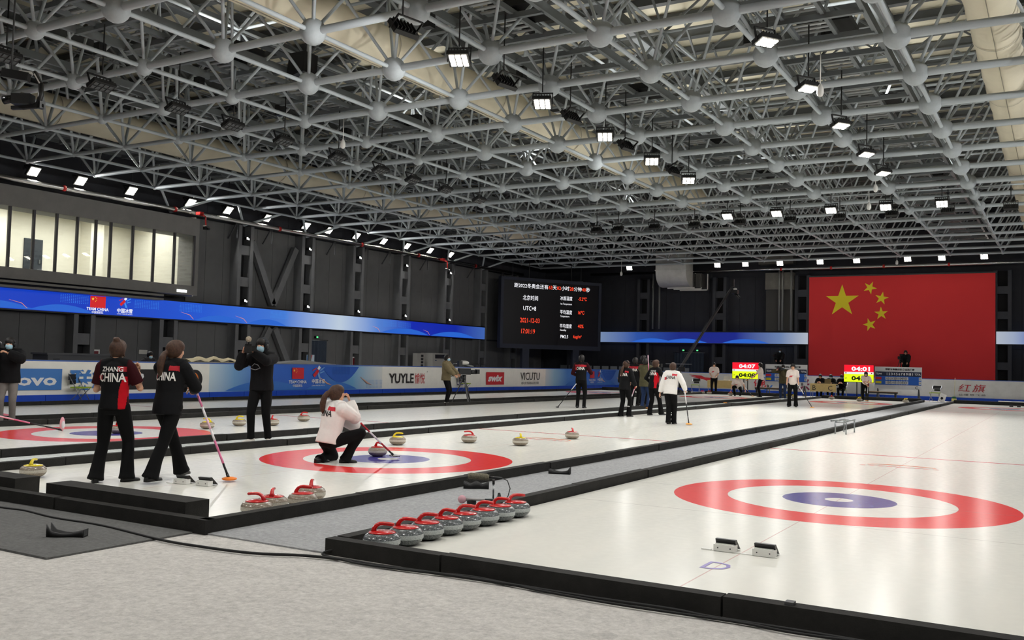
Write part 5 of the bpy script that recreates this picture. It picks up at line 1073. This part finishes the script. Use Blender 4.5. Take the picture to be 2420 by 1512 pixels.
pinkL=mat('broom_pink',(222,120,160),.3); pinkP=mat('broom_pale_pink',(236,190,206),.3); whiteB=mat('broom_white',(230,226,228),.3); redB=mat('broom_red',(178,26,40),.3); orangeB=mat('broom_orange',(240,130,40),.5); amber=mat('broom_amber',(235,160,60),.5); pinkH=mat('broom_pink_head',(238,170,180),.6); carbon=mat('broom_carbon',(26,24,26),.3); silverH=mat('broom_silver_head',(190,190,194),.3,.4)
pw=vm('jersey_white_print',(236,232,226)); pb_=vm('jersey_black_print',(28,26,28))
def rule_zhang(u,v,w,arm):
    if arm: return 2
    if u>.085-.03*(v-.3) and v<.72 and w>-.2 and (u>.075+.11*max(0,v-.25)): return 1
    if .86<v<.98 and u>.06 and w<.02: return 3
    if .62<v<.76 and u<-.12: return 3
    return 0
def rule_jack(u,v,w,arm):
    if arm: return 0
    if .85<v<.98 and .04<u<.16 and w<.0: return 1
    if .6<v<.76 and u<-.11 and w<.05: return 1
    return 0
def rule_far(u,v,w,arm):
    if arm: return 2
    if .84<v<1.0 and w<.03: return 1
    if .6<v<.8 and u<-.12: return 1
    return 0
def rule_side(u,v,w,arm):
    if arm: return 0
    if u>.07 and v<.8 and w>-.12: return 1
    return 0
def rule_polo(u,v,w,arm):
    if arm: return 0
    if w>.05 and .52<v<.68 and 0<u+.5*(v-.6)<.12: return 1
    return 0
CRW=cloth('white_jacket_red',(206,62,72))
# 1 short-sleeved player with bun
A=person('woman in black and red short-sleeved CHINA jersey with hair bun, back turned',(-7.03,-4.19),22,1.58,wfeet=((-7.14,-4.3,25),(-6.97,-4.02,-30)),hands=((-.16,.24,1.14),(.2,.2,1.33)),elbow=((-.35,-.6,-1),(.45,-.2,-1)),top='polo_shirt',panel=([CR,CM,CRR],rule_zhang),flare=.035,short=True,female=True,hair='bun',hairm=hairbr,back=(('ZHANG',.905,.25,.058,pw),('CHINA',.7,.31,.11,pw)),vx=.013,hem=.1,palm=((.3,-.6,-.2),(-.3,-.6,-.2)),curl=(.9,1.0),head=(4,-6))
# 2 jacket player with ponytail leaning on broom
A=person('woman in black CHINA jacket with ponytail leaning on a pink broom',(-6.68,-3.78),34,1.6,hip=(0,-.02,.93),chest=(.0,.03,1.4),wfeet=((-6.75,-3.42,6),(-6.62,-4.0,-10)),hands=((-.02,.4,1.12),(.1,.36,1.1)),elbow=((-1.,-.4,-.6),(1.,-.5,-.6)),panel=([CRR],rule_jack),flare=.04,female=True,hair='lowpony',hairm=hairbr,back=(('CHINA',.7,.27,.105,pw),),vx=.013,hem=.27,head=(30,-4),puff=.012,curl=(1.1,1.1),palm=((.3,.2,-1),(-.3,.2,-1)))
tp=(A['wr'][1]+A['wr'][0])/2+V((.03,.02,.05)); broom('pink and white broom with orange head held by the ponytail woman',tp,(-6.13,-3.28,.02),[pinkP,pinkL,whiteB,pinkP,whiteB,pinkL,pinkL,carbon],orangeB)
# 3 crouching player in white
A=person('woman in white CHINA jacket crouching on the ring with hand at mouth',(-6.5,-1.06),58,1.66,hip=(0,-.06,.33),chest=(.0,.03,.79),wfeet=((-6.74,-1.08,10),(-6.47,-.86,-14)),hands=((-.0,.5,.44),(.05,.23,.885)),elbow=((-.6,.1,-1),(.25,.35,-1)),knee=((-.4,1,.6),(.45,1,.3)),topm=CW,panel=([CRW],rule_jack),female=True,hair='pony',hairm=hairbr,back=(('CHINA',.76,.27,.09,pb_),),vx=.013,hem=.12,head=(18,6),puff=.032,gloves=(1,0),curl=(1.2,1.0),palm=((.2,0,-1),(-.4,-.8,.2)),flare=.02)
tp=A['wr'][0]+V((.05,.05,.03)); broom('red and white broom of the crouching player reaching to the blue ring',tp-(V((-6.33,.1,.03))-tp).normalized()*.06,(-6.33,.1,.03),[redB,redB,whiteB,whiteB,whiteB,redB,redB,carbon],silverH,'bar')
# 4 hooded cameraman
def shoulder_cam(label,base,ang,s=1.,furry=True,up=0.):
    """video camera; lens towards +x of its own frame"""
    t=thing('video_camera',label,'video camera',base,ang)
    MB().bx(-.16*s,.12*s,-.055*s,.055*s,-.07*s,.08*s).build('camera_body',blackp,t); MB().tube((.12*s,0,0),(.27*s,0,0),.042*s,n=14).build('lens_barrel',blackp,t); MB().bx(.25*s,.33*s,-.06*s,.06*s,-.05*s,.05*s).build('lens_hood',blackp,t); MB().bx(-.1*s,.1*s,-.015*s,.015*s,.12*s,.14*s).bx(-.1*s,-.08*s,-.015*s,.015*s,.08*s,.12*s).bx(.08*s,.1*s,-.015*s,.015*s,.08*s,.12*s).build('top_handle',blackp,t); MB().tube((-.16*s,0,.05*s),(-.27*s,0,.06*s),.025*s,.032*s,n=10).build('viewfinder',mat('finder_grey',(110,108,112),.4),t); MB().bx(-.02*s,.1*s,.055*s,.12*s,-.04*s,.05*s).build('side_screen',blackp,t); MB().bx(-.2*s,-.16*s,-.045*s,.045*s,-.06*s,.06*s).build('battery',dark_steel,t); MB().bx(.0,.02*s,-.06*s,-.055*s,.02*s,.03*s).build('tally_light',mat('tally_glow',(60,0,0),.4,emit=(255,40,70),es=3.),t)
    if furry:
        b=MB();f_=MB(); fm2=mat('pale_fur',(176,166,148),.95,noise=.3,nscale=60); fur_mic(b,f_,(.02*s,0,.17*s),(.2*s,0,.17*s),.04*s,3); b.build('fur_windshield',fm2,t); tag(f_.build('fur',fm2,t),kind='stuff')
    return t
A=person('cameraman in black hoodie and face mask filming with camera at his eye',(-9.58,.5),200,1.74,wfeet=((-9.52,.74,15),(-9.62,.44,-25)),hands=((.04,.32,1.49),(.22,.29,1.49)),elbow=((-.9,.4,-.7),(.5,.1,-1)),palm=((1,.2,.3),(-1,.2,.3)),curl=(.7,.7),hair='short',mask=True,phones=True,hood=cloth('charcoal_hood',(40,42,46)),shoe=shoe_w,vx=.014,hem=.15,puff=.02,head=(10,0),top='hoodie')
hc=A['hc']; vdir=(V((CAM.x,CAM.y,0))-V((hc.x,hc.y,0))).normalized(); lf=V((vdir.y,-vdir.x,0))
mid=(A['wr'][0]+A['wr'][1])/2
shoulder_cam('handheld video camera with fur microphone raised by the hooded cameraman',mid+V((0,0,.05))+vdir*.03,math.atan2(vdir.y,vdir.x)+.0,1.0)
sw=MB(); sw.path([A['W']@(V(p)*A['k']) for p in((.16,.19,1.27),(.12,.2,1.22),(.04,.205,1.2),(-.04,.2,1.23),(-.0,.2,1.28),(.06,.2,1.3),(.1,.2,1.26))],.006,6); o=sw.build('hoodie_emblem',vm('emblem_grey',(150,152,156)),A['o']); o.matrix_parent_inverse=A['W'].inverted()
# 5 cameraman at left edge
A=person('cameraman in black puffer jacket and grey trousers at the left frame edge',(-15.85,-.0),190,1.68,feet=((-.1,.02,0,20),(.1,.1,0,-25)),hands=((-.02,.34,1.42),(.3,.25,1.25)),elbow=((-1,.2,-.6),(1,.2,-1)),topm=CPB,bot=CG,shoe=shoe_w,mask=True,phones=True,hair='fringe',vx=.016,puff=.045,hem=.22,head=(8,0),curl=(.8,.8))
hc=A['hc']; shoulder_cam('shoulder video camera partly cut by the left frame edge',hc+V((-.22,-.2,-.05)),math.atan2(-.75,.55),1.1)
t_=broom('pink broom held low at the left edge, pink pad standing on the ring',(-13.35,-2.0,.42),(-13.64,-.3,.02),[pinkP,pinkP,pinkL,carbon,carbon],pinkH,'stand')
# 6 tripod camera operator
A=person('camera operator in khaki jacket and mask behind a tripod camera',(-16.02,15.6),112,1.66,feet=((-.1,.0,0,10),(.1,.05,0,-15)),hands=((-.1,.42,1.02),(.16,.4,1.0)),topm=CK,shoe=shoe_w,mask=True,hair='short',vx=.018,puff=.03,hem=.22,head=(5,4),bot=CT,hood=None)
t=thing('tripod_camera','large studio video camera on tripod beside khaki operator','video camera',(-15.95,16.6,0),1.0)
for a in(30,150,270): b=MB(); b.bar((.05*math.cos(rad(a)),.05*math.sin(rad(a)),.82),(.42*math.cos(rad(a)),.42*math.sin(rad(a)),.02),.045,.03); b.build('tripod_leg',mat('tripod_grey',(60,60,58),.5),t)
MB().tube((0,0,.75),(0,0,1.0),.07).build('tripod_head',blackp,t); MB().box((0,0,1.12),(.42,.2,.22)).build('camera_body',blackp,t); MB().tube((.2,0,1.1),(.45,0,1.1),.07).build('lens_barrel',blackp,t); MB().box((.5,0,1.12),(.1,.2,.16)).build('lens_hood',blackp,t); MB().box((-.18,0,1.38),(.12,.2,.2)).build('viewfinder',blackp,t); MB().tube((-.02,0,1.36),(.34,.0,1.3),.03).build('microphone',mat('mic_grey2',(110,112,108),.7),t); MB().ell((-.02,0,1.42),(.2,.12,.08)).build('rain_cover',mat('rain_cover_grey',(190,188,182),.4),t); MB().tube((-.1,.05,1.0),(-.55,.2,.92),.012,n=6).build('pan_bar',blackp,t)
# 7 far group
FARB=dict(panel=([CRR,CM],rule_far),back=(('CHINA',.74,.27,.1,pw),),hem=.08)
A=person('far player in black and red CHINA jersey with belt, standing apart at left',(-11.84,17.51),14,1.76,hands=((-.2,.22,1.05),(.2,.25,1.2)),**FARB,vx=.02); broom('thin dark broom leaning left of the belted far player',(-11.95,17.35,.8),(-12.4,16.9,.01),[whiteB,carbon,carbon,carbon],carbon,'bar')
A=person('far woman in black CHINA jacket and cap holding a pink broom tail',(-8.7,13.95),35,1.6,feet=((-.1,-.05,0,5),(.1,.1,0,-10)),hands=((-.1,.26,1.0),(.22,.26,.95)),panel=([CRR],rule_jack),back=(('CHINA',.72,.27,.1,pw),),female=True,hair='lowpony',hairm=hairbr,cap=CB,flare=.03,vx=.018,puff=.012,hem=.25,chest=(0,.06,1.39),head=(10,8)); w_=A['wr'][1]; broom('pink and white broom hanging from the capped far woman\'s hand',w_+V((.02,0,.05)),w_+V((-.16,-.14,-.62)),[redB,pinkP,whiteB,whiteB],whiteB,'bar')
person('far player in black and red jersey behind the capped woman',(-11.2,20.6),25,1.74,**FARB,vx=.022,hands=((-.2,.2,1.0),(.2,.2,1.0))); broom('dark broom stick beside the players behind the capped woman',(-11.15,20.35,1.0),(-11.5,20.1,.01),[carbon]*3,carbon,'bar')
person('far player in black cap and jersey, tallest of the group',(-11.4,21.84),30,1.84,**FARB,vx=.022,cap=CB,hands=((-.2,.2,1.0),(.2,.2,1.0)))
A=person('far cameraman in olive jacket and jeans between the players',(-10.19,19.11),30,1.7,topm=CO,bot=CJ,shoe=mat('tan_boot',(128,88,44),.6),vx=.02,puff=.03,hem=.35,hands=((-.05,.36,1.42),(.25,.32,1.42)),phones=True,hood=None); m_=(A['wr'][0]+A['wr'][1])/2; shoulder_cam('video camera on shoulder of the olive cameraman',m_+V((0,0,.08)),math.atan2((m_-A['hc']).y,(m_-A['hc']).x),1.2,False)
A=person('far woman in black jersey with red side holding an upright pink broom',(-8.35,15.3),38,1.64,feet=((-.12,-.05,0,5),(.1,.28,.0,-20)),hands=((-.24,.18,1.0),(.22,.3,1.2)),panel=([CR],rule_side),back=(('CHINA',.72,.27,.1,pw),('WANG',.9,.2,.05,pw)),female=True,hair='bob',hairm=hairbr,flare=.03,vx=.018,hem=.2,chest=(0,.07,1.4),head=(20,4)); w_=A['wr'][0]; broom('upright pink and white broom between olive cameraman and red-sided woman',(w_.x-.12,w_.y+.0,1.78),(w_.x-.02,w_.y+.0,.28),[pinkP,pinkL,whiteB,pinkP,redB,whiteB],silverH,'bar')
A=person('far player in white CHINA jacket walking with an amber headed broom',(-6.45,11.69),18,1.56,feet=((-.05,.0,0,3),(.05,.16,0,-5)),hands=((-.3,-.04,.82),(.36,.2,.95)),chest=(.02,.08,1.39),topm=CW,panel=([CRW],rule_jack),back=(('CHINA',.74,.27,.09,pb_),),hair='short',hairm=hairbr,vx=.016,hem=.22,puff=.014,flare=.02,curl=(.5,1.0)); w_=A['wr'][1]; broom('black and white broom of the far player in white jacket',w_+V((-.04,0,.12)),w_+V((.2,-.25,0))+V((0,0,.02-w_.z)),[redB,whiteB,whiteB,carbon,carbon,carbon],amber)
# 8 far end players
PO=dict(topm=CP_,panel=([CRW],rule_polo),short=True,top='polo_shirt',hem=.12,vx=.024)
person('far man in white shirt with hands down by the left desk',(-14.78,40.43),185,1.74,**PO,hair='fringe',hands=((-.14,.2,.98),(.14,.2,.98)))
A=person('far man in white shirt crouching to deliver a stone',(-13.0,39.05),186,1.72,**PO,hip=(0,-.1,.5),chest=(0,.22,.8),feet=((-.12,-.15,0,0),(.12,.12,0,0)),hands=((-.42,.3,.32),(.32,.28,.26)),elbow=((-1,-.3,.2),(1,-.3,.3)),knee=((-.3,1,.2),(.3,1,.2)),hair='fringe',head=(0,-12)); w_=A['wr'][0]; broom('amber headed broom at the delivering far player\'s side',w_+V((0,0,.12)),w_+V((.5,-.3,.02-w_.z)),[whiteB,carbon,carbon],amber)
A=person('far man in white shirt seen from side right of the left clock',(-11.55,38.28),-85,1.76,**PO,hair='fringe',hands=((-.1,.38,1.0),(.14,.42,.98))); w_=A['wr'][0]; broom('yellow padded broom held by the side-on far man',w_+V((.1,0,.15)),w_+V((-.35,.1,-.2)),[carbon,amber],amber,'bar')
A=person('far cameraman in brown jacket and jeans filming near the clock',(-9.68,35.52),188,1.68,topm=CO,bot=CJ,shoe=shoe_w,mask=True,vx=.022,puff=.03,hands=((.0,.3,1.45),(.3,.24,1.45)),hem=.3); m_=(A['wr'][0]+A['wr'][1])/2; shoulder_cam('camera raised by the far brown cameraman',m_+V((0,0,.06)),-.9,1.1,False)
A=person('far woman in white shirt and cap standing with a broom, facing us',(-7.09,26.85),183,1.68,**PO,female=True,hair='short',cap=CB,flare=.035,feet=((-.13,0,0,10),(.13,.02,0,-10)),hands=((-.24,.1,.8),(.24,.1,.8)),gloves=(1,1)); w_=A['wr'][0]; broom('white and black broom with amber head of the capped far woman',w_+V((-.12,.05,.14)),(-6.2,26.3,.02),[whiteB,whiteB,carbon,carbon],amber)
A=person('far woman in white shirt bending over her broom before the right clock',(-6.4,38.7),186,1.66,**PO,female=True,hair='bob',hip=(0,-.08,.92),chest=(-.06,.26,1.22),hands=((-.2,.42,.95),(-.12,.42,.8)),head=(0,-14)); w_=A['wr'][0]; broom('broom under the bending far woman',w_+V((0,0,.1)),w_+V((-.05,-.15,.02-w_.z)),[redB,whiteB,carbon],amber)
# 9 officials and platform cameramen
for x,l,m in((-9.5,'left official at the lettered desk in dark coat','a'),(-8.93,'middle official at the lettered desk in mask','b'),(-8.36,'right official at the lettered desk in mask and cap','c')):
    person(l,(x,43.0),0,1.68,yaw=-PI/2,hip=(0,-.05,.5),chest=(0,.06,.98),feet=((-.1,.38,0,0),(.1,.38,0,0)),hands=((-.1,.42,.8),(.1,.42,.8)),mask=m!='a',cap=CB if m=='c' else None,topm=CPB,vx=.026,puff=.015,hem=.15,head=(0,-12))
A=person('masked official in red and black jacket seated behind the left barrier',(-25.2,10.7),0,1.7,yaw=0.05,hip=(0,-.05,.78),chest=(0,.05,1.24),feet=((-.1,.3,.2,0),(.1,.3,.2,0)),hands=((-.1,.3,1.12),(.16,.3,1.1)),mask=True,topm=cloth('dark_grey_coat',(52,50,52)),panel=([cloth('maroon_coat',(120,26,36))],lambda u,v,w,a:1 if v<.72 else 0),vx=.02,puff=.04,hem=.15,head=(0,-14))
tag(MB().bx(-25.6,-25.0,10.3,11.1,-.02,.62).bx(-25.6,-25.52,10.3,11.1,.62,1.0).build('office_chair',blackp),'black seat of the masked official behind left barrier','chair')
tag(MB().bx(-24.72,-24.2,9.9,12.9,1.0,1.04).bx(-24.5,-24.45,9.95,10.,-.02,1.).bx(-24.5,-24.45,12.8,12.85,-.02,1.).build('work_table',dark_steel),'dark work table behind the left barrier','table')
t=thing('laptop','open dark laptop on table beside the masked official','laptop',(-24.6,12.0,1.04)); MB().bx(-.13,.13,-.17,.17,0,.02).build('base',blackp,t); MB().bar((.12,0,.02),(.2,0,.25),.34,.012).build('lid',mat('laptop_lid',(40,42,48),.4),t)
for x,y,l in((-12.75,46.8,'masked cameraman with camera on dark platform left of flag'),(-5.6,46.7,'cameraman in dark coat on platform before the red flag')):
    A=person(l,(x,y),0,1.66,yaw=-PI/2+.1,z=1.05,topm=CPB,vx=.026,puff=.04,hem=.3,hands=((-.12,.36,1.0),(.2,.34,1.0)),phones=True,cap=None,mask=x<-8)
    t=thing('tripod_camera',l.replace('masked cameraman with camera','video camera on stand').replace('cameraman in dark coat','video camera on stand'),'video camera',(x-.25,y-.45,1.05),-1.6); MB().box((0,0,1.25),(.34,.16,.18)).build('camera_body',blackp,t); MB().tube((.16,0,1.25),(.34,0,1.25),.06).build('lens_barrel',blackp,t); MB().box((-.1,.05,1.42),(.1,.14,.1)).build('viewfinder',blackp,t)
    for a in(30,150,270): MB().bar((0,0,1.1),(.3*math.cos(rad(a)),.3*math.sin(rad(a)),.0),.03,.03).build('tripod_leg',blackp,t)
tag(MB().lathe([(.03,0),(.035,.02),(.035,.16),(.012,.19),(.012,.22)],12).build('water_bottle',mat('bottle_clear',(210,220,225),.2),loc=(-11.35,45.2,1.175)),'small water bottle on top of far barrier','bottle')

# ================= small extras
broom('broom with small orange pad lying on the pale runner mid-hall',(-9.1,28.2,.02),(-9.9,27.1,.02),[carbon,carbon],amber); broom('pink tipped broom lying on the pale runner behind the women',(-9.35,-1.9,.03),(-9.05,-3.1,.02),[carbon,pinkP],pinkH)
t=thing('floor_mop','thin pole mop with yellow head leaning on far grey barrier','mop',(-2.9,44.75,0)); MB().tube((0,0,.15),(.03,.2,1.25),.012,n=6).build('pole',mat('pale_wood_pole',(190,180,140),.6),t); MB().bx(-.12,.12,-.08,.08,-.02,.14).build('mop_head',mat('yellow_sponge',(214,206,120),.8),t); MB().bx(-.08,.08,-.06,.06,.14,.24).build('green_cap',mat('green_cap',(40,110,60),.6),t)
hack(.25,38.4,PI,'dark foot rests at the far end of the empty sheet'); tag(MB().bx(-.55,.6,40.28,40.52,.172,.21).build('white_plank',white_p),'white plank resting on the far foam border','plank')
t=thing('tilted_panel','white panel with oval hole beside the far lime chair','panel',(-3.25,41.9,0)); MB().bar((0,0,0),(.12,.1,.42),.03,.34).build('panel_board',white_p,t); MB().lathe([(.05,-.02),(.07,0),(.05,.02)],14,M=Matrix.Translation((.04,-.02,.2))@Matrix.Rotation(1.3,4,'X')).build('oval_ring',blackp,t)
t=thing('ice_scraper','silver scraper lying at the far end of grey runner','scraper',(-3.2,41.,0)); MB().bx(-.7,.3,-.04,.04,0,.03).build('blade',steel,t); MB().tube((.3,0,.03),(.75,.3,.12),.02).build('handle',blackp,t)
for x,y,z,wd,l,c in((-15.4,42.4,.75,.3,'dark bag on the left far desk',(60,30,34)),(-14.7,42.4,.75,.36,'stack of papers on the left far desk',(214,210,200)),(-9.0,42.32,.75,.34,'open brown laptop case on the lettered desk',(120,104,70))):
    t=thing('desk_item',l,'desk item',(x,y,z)); m=mat(l.replace(' ','_'),c,.7); MB().bx(-wd/2,wd/2,-.12,.12,0,.05).build('base',m,t); MB().bar((-0,.1,.05),(0,.16,.26),wd,.015,up=(0,1,0)).build('lid',m,t)
t=thing('loudspeaker','black wedge loudspeaker hanging in the truss at upper left','loudspeaker',(-14.9,6.9,8.7)); MB().add([(-.3,-.25,0),(.3,-.25,.1),(.3,.25,.1),(-.3,.25,0),(-.2,-.25,.62),(.32,-.25,.62),(.32,.25,.62),(-.2,.25,.62)],[(0,1,2,3),(4,7,6,5),(0,4,5,1),(3,2,6,7),(0,3,7,4),(1,5,6,2)]).build('cabinet',blackp,t); MB().tube((.1,0,.6),(.1,0,1.5),.02,n=6).build('hanger',dark_steel,t)
for i,(x,y) in enumerate(((-17.7,3.),(-17.7,6.),(-17.7,9.),(-17.7,12.),(-17.7,16.),(-9.5,5),(-9.5,9),(-9.5,13),(-9.5,18),(-3.75,9),(-3.75,16),(-3.75,24),(-3.75,32))): tag(MB().bx(x-.1,x+.1,y-.1,y+.1,8.55,8.85).build('junction_box',blackp),f'{ORD[i]} small black box clipped under the catwalk edges','junction box','black boxes under the catwalks')
bpy.data.scenes.remove(TMP)
